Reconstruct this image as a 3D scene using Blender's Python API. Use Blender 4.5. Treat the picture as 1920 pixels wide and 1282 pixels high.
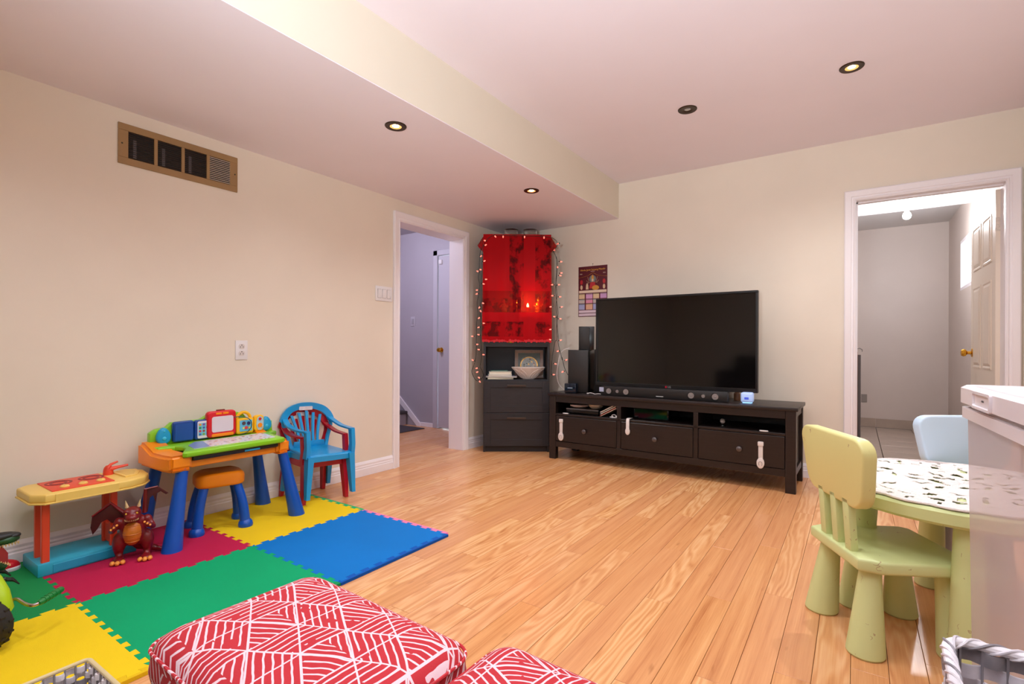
import bpy, bmesh, math, random
from mathutils import Vector, Matrix
random.seed(7)
R = math.radians
S = bpy.context.scene
COL = S.collection
for o in list(bpy.data.objects): bpy.data.objects.remove(o)

# ------------------------------------------------------------------ camera
F, CX, CY, YAW, ROLL, H = 947.5, 960.0, 652.5, 0.5977, 0.0044, 0.95
cam = bpy.data.cameras.new('camera'); camo = bpy.data.objects.new('camera', cam); COL.objects.link(camo)
cam.sensor_width = 36.0; cam.lens = F / 1920 * 36.0
cam.shift_y = (CY - 641.0) / 1920.0
cam.clip_start = 0.02
camo.matrix_world = Matrix.Translation((0, 0, H)) @ Matrix.Rotation(YAW, 4, 'Z') @ Matrix.Rotation(math.pi / 2, 4, 'X') @ Matrix.Rotation(ROLL, 4, 'Z')
S.camera = camo
FW = Vector((-math.sin(YAW), math.cos(YAW), 0)); RT = Vector((math.cos(YAW), math.sin(YAW), 0)); UP = Vector((0, 0, 1))
R2 = RT * math.cos(ROLL) + UP * math.sin(ROLL); U2 = -RT * math.sin(ROLL) + UP * math.cos(ROLL)
CAMP = Vector((0, 0, H))
def ray(px, py): return FW + R2 * ((px - CX) / F) - U2 * ((py - CY) / F)
def onz(px, py, z=0.0): r = ray(px, py); return CAMP + r * ((z - H) / r.z)
def onx(px, py, x): r = ray(px, py); return CAMP + r * (x / r.x)
def ony(px, py, y): r = ray(px, py); return CAMP + r * (y / r.y)
def ondep(px, py, d): return CAMP + ray(px, py) * d

# ------------------------------------------------------------------ world, exposure
S.view_settings.view_transform = 'Standard'; S.view_settings.look = 'None'
S.view_settings.gamma = 1.0; S.view_settings.use_curve_mapping = False
S.view_settings.exposure = 0.56
W = bpy.data.worlds.new('world'); S.world = W; W.use_nodes = True
W.node_tree.nodes['Background'].inputs[0].default_value = (0.80, 0.90, 1.0, 1); W.node_tree.nodes['Background'].inputs[1].default_value = 3.0

# room planes: left wall, back wall, right wall, rear wall, bulkhead underside, ceiling, bulkhead face
LX, BY, RX, NY, SZ, CZ, MX = -3.016, 4.334, 0.848, -1.75, 2.127, 2.4445, -1.785
WARM = (0.94, 0.97, 1.0); COOL = (0.86, 0.92, 1.0)

def lamp(name, kind, loc, power, color, parent=None, **kw):
    l = bpy.data.lights.new(name, kind); l.energy = power; l.color = color
    for k, v in kw.items(): setattr(l, k, v)
    o = bpy.data.objects.new(name, l); COL.objects.link(o); o.location = loc
    if parent: o.parent = parent
    return o
# photographer's flash beside the camera, bounced off the ceiling
fu = lamp('flash_up', 'SPOT', (-0.25, -0.35, 1.15), 250, (0.82, 0.93, 1.0), spot_size=R(130), spot_blend=1.0, shadow_soft_size=0.12)
fu.rotation_euler = (R(180 - 38), 0, R(10))
# point light added to brighten the hall; it has no fixture
lamp('hall_fill', 'POINT', (-4.2, 3.2, 2.2), 28, (0.84, 0.80, 1.0), shadow_soft_size=0.15)

# ------------------------------------------------------------------ materials
MATS = {}
def srgb(r, g, b):
    f = lambda c: (c / 255 / 12.92) if c / 255 <= 0.04045 else ((c / 255 + 0.055) / 1.055) ** 2.4
    return (f(r), f(g), f(b), 1)
def mat(name, col, rough=0.5, metal=0.0, emit=None, es=1.0, bump=0.0, bscale=60, var=0.0, vscale=6, spec=0.5, trans=0.0, coat=0.0, alpha=1.0, stretch=(1, 1, 1)):
    if name in MATS: return MATS[name]
    m = bpy.data.materials.new(name); m.use_nodes = True; n = m.node_tree.nodes; l = m.node_tree.links
    p = n['Principled BSDF']
    c = srgb(*col) if max(col) > 1 else (*col, 1)
    p.inputs['Base Color'].default_value = c; p.inputs['Roughness'].default_value = rough; p.inputs['Metallic'].default_value = metal
    p.inputs['Specular IOR Level'].default_value = spec; p.inputs['Transmission Weight'].default_value = trans; p.inputs['Coat Weight'].default_value = coat
    p.inputs['Alpha'].default_value = alpha
    if emit: p.inputs['Emission Color'].default_value = (*emit, 1); p.inputs['Emission Strength'].default_value = es
    if var or bump:
        tc = n.new('ShaderNodeTexCoord'); mp = n.new('ShaderNodeMapping'); mp.inputs['Scale'].default_value = stretch
        l.new(tc.outputs['Object'], mp.inputs['Vector'])
    if var:
        nz = n.new('ShaderNodeTexNoise'); nz.inputs['Scale'].default_value = vscale; nz.inputs['Detail'].default_value = 6; l.new(mp.outputs[0], nz.inputs['Vector'])
        rp = n.new('ShaderNodeValToRGB'); rp.color_ramp.elements[0].position = 0.3; rp.color_ramp.elements[1].position = 0.7
        rp.color_ramp.elements[0].color = tuple(x * (1 - var) for x in c[:3]) + (1,); rp.color_ramp.elements[1].color = tuple(min(1, x * (1 + var)) for x in c[:3]) + (1,)
        l.new(nz.outputs['Fac'], rp.inputs[0]); l.new(rp.outputs[0], p.inputs['Base Color'])
    if bump:
        nb = n.new('ShaderNodeTexNoise'); nb.inputs['Scale'].default_value = bscale; nb.inputs['Detail'].default_value = 4; l.new(mp.outputs[0], nb.inputs['Vector'])
        bn = n.new('ShaderNodeBump'); bn.inputs['Strength'].default_value = bump; bn.inputs['Distance'].default_value = 0.004
        l.new(nb.outputs['Fac'], bn.inputs['Height']); l.new(bn.outputs[0], p.inputs['Normal'])
    MATS[name] = m; return m

class NT:      # tiny node-math helper
    def __init__(s, m): s.n = m.node_tree.nodes; s.l = m.node_tree.links; s.p = s.n['Principled BSDF']
    def v(s, node, sock, x):
        if isinstance(x, (int, float)): node.inputs[sock].default_value = x
        else: s.l.new(x, node.inputs[sock])
    def m(s, op, a, b=0.0, c=0.0):
        k = s.n.new('ShaderNodeMath'); k.operation = op; s.v(k, 0, a); s.v(k, 1, b); s.v(k, 2, c); return k.outputs[0]
    def mix(s, f, a, b):
        k = s.n.new('ShaderNodeMix'); k.data_type = 'RGBA'; s.v(k, 0, f)
        for i, x in ((6, a), (7, b)):
            if isinstance(x, tuple): k.inputs[i].default_value = x
            else: s.l.new(x, k.inputs[i])
        return k.outputs[2]
    def noise(s, vec, scale, detail=4, rough=0.5):
        k = s.n.new('ShaderNodeTexNoise'); k.inputs['Scale'].default_value = scale; k.inputs['Detail'].default_value = detail; k.inputs['Roughness'].default_value = rough
        s.l.new(vec, k.inputs['Vector']); return k.outputs['Fac']
    def ramp(s, f, stops):
        k = s.n.new('ShaderNodeValToRGB'); e = k.color_ramp.elements
        while len(e) < len(stops): e.new(0.5)
        for el, (pos, c) in zip(e, stops): el.position = pos; el.color = c
        s.l.new(f, k.inputs[0]); return k.outputs[0]
    def coord(s, kind='Object'):
        return s.n.new('ShaderNodeTexCoord').outputs[kind]
    def xyz(s, vec):
        k = s.n.new('ShaderNodeSeparateXYZ'); s.l.new(vec, k.inputs[0]); return k.outputs
    def comb(s, x, y, z=0.0):
        k = s.n.new('ShaderNodeCombineXYZ'); s.v(k, 0, x); s.v(k, 1, y); s.v(k, 2, z); return k.outputs[0]

# ------------------------------------------------------------------ mesh helpers
def rotm(rot): return Matrix.Rotation(rot[2], 4, 'Z') @ Matrix.Rotation(rot[1], 4, 'Y') @ Matrix.Rotation(rot[0], 4, 'X')
def merge(bm, t, M=None):
    if M is not None: bmesh.ops.transform(t, matrix=M, verts=t.verts)
    me = bpy.data.meshes.new('tmp'); t.to_mesh(me); t.free(); bm.from_mesh(me); bpy.data.meshes.remove(me); return bm
def box(bm, c, s, bev=0.0, rot=(0, 0, 0), seg=2):
    t = bmesh.new(); bmesh.ops.create_cube(t, size=1.0)
    bmesh.ops.scale(t, vec=s, verts=t.verts)
    if bev: bmesh.ops.bevel(t, geom=list(t.edges), offset=min(bev, min(s) * 0.49), segments=seg, affect='EDGES', profile=0.5)
    return merge(bm, t, Matrix.Translation(c) @ rotm(rot))
def bx(bm, x0, x1, y0, y1, z0, z1, bev=0.0, seg=2):
    return box(bm, ((x0 + x1) / 2, (y0 + y1) / 2, (z0 + z1) / 2), (abs(x1 - x0), abs(y1 - y0), abs(z1 - z0)), bev, seg=seg)
AX = {'z': lambda u, v, t: (u, v, t), 'y': lambda u, v, t: (u, t, v), 'x': lambda u, v, t: (t, u, v)}
def prism(bm, pts, t0, t1, axis='z', bev=0.0, M=None, seg=2):
    t = bmesh.new(); g = AX[axis]
    a = [t.verts.new(g(u, v, t0)) for u, v in pts]; b = [t.verts.new(g(u, v, t1)) for u, v in pts]; n = len(pts)
    fa = t.faces.new(a); fb = t.faces.new(b)
    for i in range(n): t.faces.new((a[i], a[(i + 1) % n], b[(i + 1) % n], b[i]))
    bmesh.ops.recalc_face_normals(t, faces=t.faces)
    if bev: bmesh.ops.bevel(t, geom=list(set(fa.edges) | set(fb.edges)), offset=bev, segments=seg, affect='EDGES', profile=0.5)
    return merge(bm, t, M)
def lathe(bm, prof, seg=24, c=(0, 0, 0), rot=(0, 0, 0), sc=(1, 1, 1)):
    t = bmesh.new(); rings = []
    for r, z in prof:
        if r < 1e-6: rings.append([t.verts.new((0, 0, z))])
        else: rings.append([t.verts.new((r * math.cos(2 * math.pi * i / seg), r * math.sin(2 * math.pi * i / seg), z)) for i in range(seg)])
    for a, b in zip(rings, rings[1:]):
        if len(a) == 1 and len(b) == 1: continue
        for i in range(seg):
            j = (i + 1) % seg
            if len(a) == 1: t.faces.new((a[0], b[j], b[i]))
            elif len(b) == 1: t.faces.new((a[i], a[j], b[0]))
            else: t.faces.new((a[i], a[j], b[j], b[i]))
    for r in (rings[0], rings[-1]):
        if len(r) > 1: t.faces.new(r)
    bmesh.ops.recalc_face_normals(t, faces=t.faces)
    return merge(bm, t, Matrix.Translation(c) @ rotm(rot) @ Matrix.Diagonal((*sc, 1)))
def loft(bm, rings, cap=True, M=None):
    t = bmesh.new(); rv = [[t.verts.new(p) for p in r] for r in rings]; n = len(rings[0])
    for a, b in zip(rv, rv[1:]):
        for i in range(n): t.faces.new((a[i], a[(i + 1) % n], b[(i + 1) % n], b[i]))
    if cap: t.faces.new(rv[0]); t.faces.new(rv[-1])
    bmesh.ops.recalc_face_normals(t, faces=t.faces)
    return merge(bm, t, M)
def tube(bm, pts, r, seg=8, flat=1.0):
    pts = [Vector(p) for p in pts]; rs = r if isinstance(r, (list, tuple)) else [r] * len(pts); rings = []
    up = None
    for i, p in enumerate(pts):
        d = (pts[min(i + 1, len(pts) - 1)] - pts[max(i - 1, 0)]).normalized()
        if up is None: up = Vector((0, 0, 1)) if abs(d.z) < 0.9 else Vector((1, 0, 0))
        s = d.cross(up).normalized(); up = s.cross(d).normalized()
        rings.append([p + s * (rs[i] * math.cos(2 * math.pi * k / seg)) + up * (rs[i] * flat * math.sin(2 * math.pi * k / seg)) for k in range(seg)])
    return loft(bm, rings)
def spline(pts, n=8):
    pts = [Vector(p) for p in pts]; out = []
    for i in range(len(pts) - 1):
        p0 = pts[max(i - 1, 0)]; p1 = pts[i]; p2 = pts[i + 1]; p3 = pts[min(i + 2, len(pts) - 1)]
        for k in range(n):
            t = k / n; out.append(0.5 * ((2 * p1) + (p2 - p0) * t + (2 * p0 - 5 * p1 + 4 * p2 - p3) * t * t + (3 * p1 - p0 - 3 * p2 + p3) * t ** 3))
    return out + [pts[-1]]
def sph(bm, c, r, seg=20, rot=(0, 0, 0)):
    t = bmesh.new(); bmesh.ops.create_uvsphere(t, u_segments=seg, v_segments=seg // 2 + 2, radius=1.0)
    if isinstance(r, (int, float)): r = (r, r, r)
    return merge(bm, t, Matrix.Translation(c) @ rotm(rot) @ Matrix.Diagonal((*r, 1)))
def rrect(w, h, r, n=5, cx=0, cy=0):
    o = []
    for qx, qy, a in ((1, 1, 0), (-1, 1, 90), (-1, -1, 180), (1, -1, 270)):
        for k in range(n + 1):
            t = R(a + 90 * k / n); o.append((cx + qx * (w / 2 - r) + r * math.cos(t), cy + qy * (h / 2 - r) + r * math.sin(t)))
    return o
def NB(): return bmesh.new()
def obj(name, bm, m, parent=None, angle=35, loc=None, rot=None):
    me = bpy.data.meshes.new(name)
    if isinstance(bm, bpy.types.Mesh): me = bm
    else:
        bm.to_mesh(me); bm.free()
        if angle: me.shade_smooth(); me.set_sharp_from_angle(angle=R(angle))
        me.materials.append(m)
    o = bpy.data.objects.new(name, me); COL.objects.link(o)
    if parent: o.parent = parent
    if loc: o.location = loc
    if rot: o.rotation_euler = rot
    return o
def tag(o, label, cat, group=None, kind=None):
    o['label'] = label; o['category'] = cat
    if group: o['group'] = group
    if kind: o['kind'] = kind
    return o
def thing(name, label, cat, loc=(0, 0, 0), rz=0.0, group=None, kind=None):
    o = bpy.data.objects.new(name, None); COL.objects.link(o); o.location = loc; o.rotation_euler = (0, 0, rz); o.empty_display_size = 0.05
    return tag(o, label, cat, group, kind)
def struct(name, bm, m, label, cat, angle=35): return tag(obj(name, bm, m, angle=angle), label, cat, kind='structure')
def text(name, s, size, m, parent, loc, rot, ext=0.0004, align='CENTER', sx=1.0):
    c = bpy.data.curves.new(name, 'FONT'); c.body = s; c.size = size; c.extrude = ext; c.align_x = align; c.align_y = 'CENTER'; c.resolution_u = 2
    t = bpy.data.objects.new(name, c); COL.objects.link(t)
    me = bpy.data.meshes.new_from_object(t); bpy.data.objects.remove(t); bpy.data.curves.remove(c)
    me.name = name; me.materials.clear(); me.materials.append(m)
    o = bpy.data.objects.new(name, me); COL.objects.link(o); o.parent = parent; o.location = loc; o.rotation_euler = rot; o.scale = (sx, 1, 1); return o
def copy_tree(o, parent=None):
    c = o.copy(); COL.objects.link(c); c.parent = parent
    for ch in list(o.children): copy_tree(ch, c)
    return c
# ================================================================== ROOM SHELL
def paint(name, col, var=0.03, bump=0.05, rough=0.6):
    m = mat(name, col, rough, bump=bump, bscale=90, var=var, vscale=2.2); return m
M_wall = paint('cream_wall_paint', (236, 224, 208))
M_ceil = paint('ceiling_paint', (240, 230, 238), var=0.015)
M_beam = paint('bulkhead_paint', (226, 216, 198), var=0.015)
M_trim = mat('white_trim_paint', (246, 240, 244), 0.35)
M_hall = paint('lilac_grey_hall_paint', (178, 172, 182))
M_halldoor = mat('hall_door_paint', (196, 192, 202), 0.4)
M_util = paint('grey_utility_paint', (208, 194, 186))
M_brass = mat('polished_brass', (224, 168, 60), 0.18, metal=1.0)
M_dark = mat('flat_black', (14, 13, 13), 0.6)
M_white = mat('white_plastic', (236, 232, 234), 0.35)

# floor: laminate planks, each its own board
M_sub = mat('subfloor_dark', (70, 40, 22), 0.8)
M_plank = mat('oak_laminate', (206, 142, 88), 0.22, spec=0.5); t = NT(M_plank)
oi = t.n.new('ShaderNodeObjectInfo'); rnd = oi.outputs['Random']
X, Y, Z = t.xyz(t.coord())
xo = t.m('ADD', X, t.m('MULTIPLY', rnd, 31.0)); yo = t.m('ADD', Y, t.m('MULTIPLY', rnd, 57.0))
warp = t.noise(t.comb(t.m('MULTIPLY', xo, 6.0), t.m('MULTIPLY', yo, 0.8), rnd), 1.0, 3)
rings = t.m('SINE', t.m('MULTIPLY', t.m('ADD', t.m('MULTIPLY', xo, 2.2), t.m('MULTIPLY', warp, 1.5)), 62.0))
fine = t.noise(t.comb(t.m('MULTIPLY', xo, 260.0), t.m('MULTIPLY', yo, 5.0), 0.0), 1.0, 5, 0.65)
band = t.noise(t.comb(t.m('MULTIPLY', xo, 42.0), t.m('MULTIPLY', yo, 1.3), 3.0), 1.0, 3)
knot = t.noise(t.comb(t.m('MULTIPLY', xo, 20.0), t.m('MULTIPLY', yo, 5.0), 9.0), 1.0, 2)
g = t.m('ADD', t.m('MULTIPLY', t.m('MULTIPLY', t.m('ADD', rings, 1.0), 0.5), t.m('MULTIPLY', t.m('GREATER_THAN', t.m('FRACT', t.m('MULTIPLY', rnd, 7.3)), 0.55), 0.20)), t.m('ADD', t.m('MULTIPLY', fine, 0.34), t.m('MULTIPLY', band, 0.50)))
base = t.ramp(g, [(0.22, srgb(176, 104, 58)), (0.38, srgb(212, 146, 90)), (0.50, srgb(226, 164, 106)), (0.68, srgb(238, 186, 132))])
tint = t.mix(t.m('MULTIPLY', rnd, 0.40), base, srgb(216, 152, 112))
kn = t.m('MULTIPLY', t.m('SUBTRACT', t.m('MAXIMUM', knot, 0.70), 0.70), 6.0)
colr = t.mix(kn, tint, srgb(140, 76, 40))
t.l.new(colr, t.p.inputs['Base Color'])
t.l.new(t.m('ADD', 0.17, t.m('MULTIPLY', fine, 0.14)), t.p.inputs['Roughness'])
bmp = t.n.new('ShaderNodeBump'); bmp.inputs['Strength'].default_value = 0.06; bmp.inputs['Distance'].default_value = 0.002; t.l.new(fine, bmp.inputs['Height']); t.l.new(bmp.outputs[0], t.p.inputs['Normal'])

b = NB(); bx(b, LX - 0.16, RX + 0.1, NY - 0.1, BY + 0.13, -0.10, -0.008); bx(b, -5.6, LX - 0.16, 2.0, 4.6, -0.10, -0.008)
floor = struct('floor', b, M_sub, 'shiny orange-brown oak laminate floor of narrow boards', 'floor')
def plank_mesh(w, L):
    bm = NB(); box(bm, (0, 0, -0.004), (w - 0.0013, L - 0.0013, 0.008), 0.0007, seg=1)
    me = bpy.data.meshes.new('plank'); bm.to_mesh(me); bm.free(); me.materials.append(M_plank); return me
PW = 0.0935; PL = 1.19; pm = {}
def lay(x0, x1, y0, y1, first):
    k = math.floor((x0 + 0.01) / PW)
    while -0.01 + k * PW < x1:
        a = max(x0, -0.01 + k * PW); c = min(x1, -0.01 + (k + 1) * PW); w = c - a
        if w > 0.004:
            y = y0 - ((k * 0.437) % 1.0) * PL
            while y < y1:
                s, e = max(y, y0), min(y + PL, y1); L = e - s; y += PL
                if L < 0.01: continue
                key = (round(w, 3), round(L, 3))
                if key not in pm: pm[key] = plank_mesh(w, L)
                o = bpy.data.objects.new('plank', pm[key]); COL.objects.link(o); o.parent = floor; o.location = ((a + c) / 2, (s + e) / 2, 0)
        k += 1
lay(LX, RX, NY, BY, 0)
lay(-5.2, LX, 2.83, 4.45, 1)

# ceiling and dropped bulkhead
b = NB(); bx(b, MX, RX + 0.1, NY - 0.1, BY + 0.12, CZ, CZ + 0.1)
struct('ceiling', b, M_ceil, 'smooth off-white ceiling with a pinkish cast over the television side', 'ceiling')
b = NB(); bx(b, LX - 0.15, MX, NY - 0.1, BY + 0.12, SZ + 0.004, CZ + 0.1)
blk = struct('ceiling_bulkhead', b, M_beam, 'long boxed bulkhead dropped below the ceiling along the left wall', 'bulkhead')
b = NB(); bx(b, LX - 0.01, MX - 0.001, NY, BY, SZ, SZ + 0.004); obj('underside', b, M_ceil, blk)

# left wall with doorway
DY0, DY1, DZ = 2.832, 3.615, 1.958        # clear opening of the left doorway
b = NB(); bx(b, LX - 0.15, LX, NY - 0.1, DY0 - 0.015, 0, SZ + 0.01); bx(b, LX - 0.15, LX, DY1 + 0.015, BY + 0.12, 0, SZ + 0.01); bx(b, LX - 0.15, LX, DY0 - 0.015, DY1 + 0.015, DZ + 0.015, SZ + 0.01)
struct('wall_left', b, M_wall, 'cream painted wall on the left with grille, outlet and doorway', 'wall', angle=None)
# back wall with doorway
EX0, EX1, EZ = -0.002, 0.768, 2.005
b = NB(); bx(b, LX, EX0 - 0.015, BY, BY + 0.12, 0, CZ + 0.01); bx(b, EX1 + 0.015, RX + 0.1, BY, BY + 0.12, 0, CZ + 0.01); bx(b, EX0 - 0.015, EX1 + 0.015, BY, BY + 0.12, EZ + 0.015, CZ + 0.01)
struct('wall_back', b, M_wall, 'cream painted wall behind the television', 'wall', angle=None)
b = NB(); bx(b, RX, RX + 0.1, NY - 0.1, BY, 0, CZ + 0.01)
struct('wall_right', b, M_wall, 'cream painted wall at the right edge beside the white door frame', 'wall', angle=None)
b = NB(); bx(b, LX - 0.1, RX + 0.1, NY - 0.1, NY, 0, CZ + 0.01)
struct('wall_rear', b, M_wall, 'cream painted wall opposite the television', 'wall', angle=None)

# door casings: profile swept up, across and down the opening with mitred corners
def casing(name, label, a0, a1, zt, w, face, axis):
    prof = [(0.004, 0), (0.004, 0.010), (0.012, 0.014), (0.018, 0.010), (0.026, 0.010), (0.030, 0.016), (w - 0.006, 0.021), (w, 0.017), (w, 0)]
    P = lambda a, z, d: ((face + d, a, z) if axis == 'x' else (a, face - d, z))
    rings = []
    for f in (lambda u: (a0 - u, 0), lambda u: (a0 - u, zt + u), lambda u: (a1 + u, zt + u), lambda u: (a1 + u, 0)):
        rings.append([P(*f(u), d) for u, d in prof])
    bm = NB(); loft(bm, rings); o = struct(name, bm, M_trim, label, 'door frame', angle=20); return o
c1 = casing('trim_1', 'white moulded casing around the doorway to the stairs', DY0, DY1, DZ, 0.072, LX, 'x')
b = NB(); bx(b, LX - 0.165, LX + 0.002, DY0 - 0.016, DY0, 0, DZ); bx(b, LX - 0.165, LX + 0.002, DY1, DY1 + 0.016, 0, DZ); bx(b, LX - 0.165, LX + 0.002, DY0 - 0.016, DY1 + 0.016, DZ, DZ + 0.016)
obj('jamb', b, M_trim, c1, angle=None)
c2 = casing('trim_2', 'white moulded casing around the doorway to the tiled room', EX0, EX1, EZ, 0.070, BY, 'y')
b = NB(); bx(b, EX0 - 0.016, EX0, BY - 0.002, BY + 0.135, 0, EZ); bx(b, EX1, EX1 + 0.016, BY - 0.002, BY + 0.135, 0, EZ); bx(b, EX0 - 0.016, EX1 + 0.016, BY - 0.002, BY + 0.135, EZ, EZ + 0.016)
bx(b, EX0, EX0 + 0.010, BY + 0.055, BY + 0.09, 0, EZ); bx(b, EX0, EX1, BY + 0.055, BY + 0.09, EZ - 0.010, EZ)
obj('jamb', b, M_trim, c2, angle=None)

# baseboards
def baseboard(name, label, segs):
    prof = [(0, 0), (0.014, 0), (0.014, 0.052), (0.011, 0.058), (0.012, 0.066), (0.009, 0.074), (0.010, 0.086), (0.005, 0.100), (0.003, 0.105), (0, 0.105)]
    bm = NB()
    for (ax, face, s, e, sg) in segs:
        loft(bm, [[(face + sg * d, q, z) if ax == 'x' else (q, face + sg * d, z) for d, z in prof] for q in (s, e)])
    return struct(name, bm, M_trim, label, 'baseboard', angle=20)
bbl = baseboard('baseboard_left', 'white moulded baseboard along the left wall behind the toys', [('x', LX, NY, 1.285, 1), ('x', LX, 1.2865, DY0 - 0.072, 1), ('x', LX, DY1 + 0.072, BY, 1)])
baseboard('baseboard_back', 'white moulded baseboard along the television wall', [('y', BY, LX, EX0 - 0.07, -1)])

# marks on walls: nail holes, scuffs
M_mark = mat('wall_scuff', (150, 110, 90), 0.8)

# ---- return air grille
g = thing('air_grille', 'tan metal return-air grille high on the left wall', 'vent', (LX, 1.2545, 1.857))
M_tan = mat('tan_enamel', (158, 124, 82), 0.45, var=0.08, vscale=9)
M_louv = mat('grille_louver_metal', (74, 56, 46), 0.4, metal=0.4)
M_louvl = mat('grille_louver_light', (204, 196, 190), 0.3, metal=0.3)
gw, gh = 0.582, 0.202; bd = 0.043; mul = 0.016; n4 = (gw - 2 * bd - 3 * mul) / 4
b = NB()
for z0, z1, y0, y1 in ((0, 0.034, -gw / 2, gw / 2), (gh - 0.034, gh, -gw / 2, gw / 2), (0.034, gh - 0.034, -gw / 2, -gw / 2 + bd), (0.034, gh - 0.034, gw / 2 - bd, gw / 2)): bx(b, 0.0, 0.008, y0, y1, z0, z1, 0.0015, 1)
obj('frame', b, M_tan, g)
b = NB(); bx(b, 0.0002, 0.0012, -gw / 2 + bd, gw / 2 - bd, 0.034, gh - 0.034); obj('duct_shade_sheet', b, M_dark, g)  # black sheet stands in for the shade inside the duct
lm = None
for i in range(4):
    y0 = -gw / 2 + bd + i * (n4 + mul)
    if i: b = NB(); bx(b, 0, 0.009, y0 - mul, y0, 0.034, gh - 0.034, 0.001, 1); obj('mullion', b, M_tan, g)
    for k in range(13):
        b = NB(); box(b, (0, 0, 0), (0.0055, n4, 0.0012 if i < 3 else 0.0030), rot=(0, R(35), 0))
        obj('louver', b, M_louv if i < 3 else M_louvl, g, angle=None, loc=(0.0045, y0 + n4 / 2, 0.040 + k * 0.0102))
    if i < 3:
        b = NB(); bx(b, 0.0012, 0.0022, y0 + 0.022, y0 + 0.036, 0.04, 0.135); obj('damper_bar', b, mat('damper_grey', (96, 92, 96), 0.5), g, angle=None)
for s in (-1, 1): b = NB(); lathe(b, [(0, 0), (0.004, 0), (0.003, 0.002), (0, 0.0025)], 10, (0.008, s * (gw / 2 - 0.016), gh / 2), (0, R(90), 0)); obj('screw', b, M_dark, g)

# ---- switch plate and outlet
sp = thing('light_switch', 'white three-gang light switch plate beside the left doorway', 'light switch', (LX, 2.666, 1.307))
b = NB(); bx(b, 0, 0.006, -0.083, 0.083, 0, 0.114, 0.003); obj('plate', b, M_white, sp)
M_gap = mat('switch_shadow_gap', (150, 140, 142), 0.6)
for i in (-1, 0, 1):
    b = NB(); bx(b, 0.0055, 0.0066, i * 0.046 - 0.0185, i * 0.046 + 0.0185, 0.022, 0.092); obj('rocker_gap_shade', b, M_gap, sp, angle=None)  # grey sheet paints the shade in the gap round each rocker
    b = NB(); box(b, (0.0075, i * 0.046, 0.057), (0.005, 0.033, 0.066), 0.001, (0, R(4), 0)); obj('rocker', b, M_white, sp)
op = thing('wall_outlet', 'white duplex outlet plate low on the left wall above the toy desk', 'outlet', (LX, 1.575, 0.874))
b = NB(); bx(b, 0, 0.005, -0.036, 0.036, 0, 0.114, 0.003); obj('plate', b, M_white, op)
for z in (0.038, 0.078):
    b = NB(); prism(b, rrect(0.034, 0.030, 0.012, cy=z), 0.004, 0.0065, 'x'); rc = obj('receptacle', b, mat('receptacle_face', (222, 212, 208), 0.4), op)
    b = NB(); bx(b, 0.006, 0.0069, -0.009, -0.0065, z - 0.008, z + 0.003); bx(b, 0.006, 0.0069, 0.0065, 0.009, z - 0.007, z + 0.003); box(b, (0.0065, 0, z + 0.009), (0.001, 0.005, 0.005)); obj('slots', b, M_dark, rc, angle=None)

# ---- recessed ceiling lights
M_bronze = mat('bronze_trim_ring', (66, 50, 36), 0.35, metal=0.7)
M_refl = mat('reflector_glow', (200, 130, 60), 0.25, metal=0.9, emit=(1.0, 0.50, 0.16), es=0.9)  # weak emission imitates the bulb's glow on the flat reflector
M_bulb_on = mat('lit_halogen', (255, 240, 210), 0.4, emit=(1.0, 0.80, 0.52), es=22)
M_bulb_off = mat('unlit_halogen', (190, 186, 182), 0.15, metal=0.5)
def pot(x, y, z, on, label, group='recessed lights in the ceiling', power=62.0):
    t_ = thing('recessed_light', label, 'ceiling light', (x, y, z), 0, group)
    b = NB(); lathe(b, [(0.030, -0.001), (0.031, -0.005), (0.054, -0.006), (0.057, -0.003), (0.057, 0.0)], 36); obj('trim_ring', b, M_bronze, t_)
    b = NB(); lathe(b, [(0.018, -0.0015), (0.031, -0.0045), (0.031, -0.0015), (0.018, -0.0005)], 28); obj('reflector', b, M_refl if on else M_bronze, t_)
    b = NB(); lathe(b, [(0.0, -0.0045), (0.012, -0.004), (0.0185, -0.0015), (0.0185, 0)], 24); obj('bulb', b, M_bulb_on if on else M_bulb_off, t_)
    if on: lamp('light', 'SPOT', (0, 0, -0.012), power, WARM, t_, spot_size=R(150), spot_blend=1.0, shadow_soft_size=0.03)
pot(-2.025, 1.868, SZ, True, 'lit recessed light in the bulkhead underside nearer the air grille', power=24.0)
pot(-2.007, 3.197, SZ, True, 'lit recessed light in the bulkhead underside above the corner cabinet', power=34.0)
pot(-0.875, 3.22, CZ, False, 'unlit recessed light in the ceiling above the television')
pot(-0.024, 3.217, CZ, True, 'lit recessed light in the ceiling above the white door frame', power=62.0)
for x, y, z, pw, lb in ((-0.90, 1.72, CZ, 28.0, 'added unseen recessed light in the ceiling between the unlit one and the red cushions'), (-0.05, 1.72, CZ, 11.0, 'added unseen recessed light in the ceiling above the lime chair'), (-2.02, 0.50, SZ, 15.0, 'added unseen recessed light in the bulkhead above the foam mats'), (-0.90, 0.45, CZ, 12.0, 'added unseen recessed light in the ceiling above the red cushions'), (-0.05, 0.45, CZ, 12.0, 'added unseen recessed light in the ceiling above the grey laundry basket'), (-0.9, -0.9, CZ, 12.0, 'added unseen recessed light in the ceiling behind the viewer')):
    pot(x, y, z, True, lb, 'added recessed lights out of view', pw)  # unseen lights added along the visible pattern to fill the room

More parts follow.
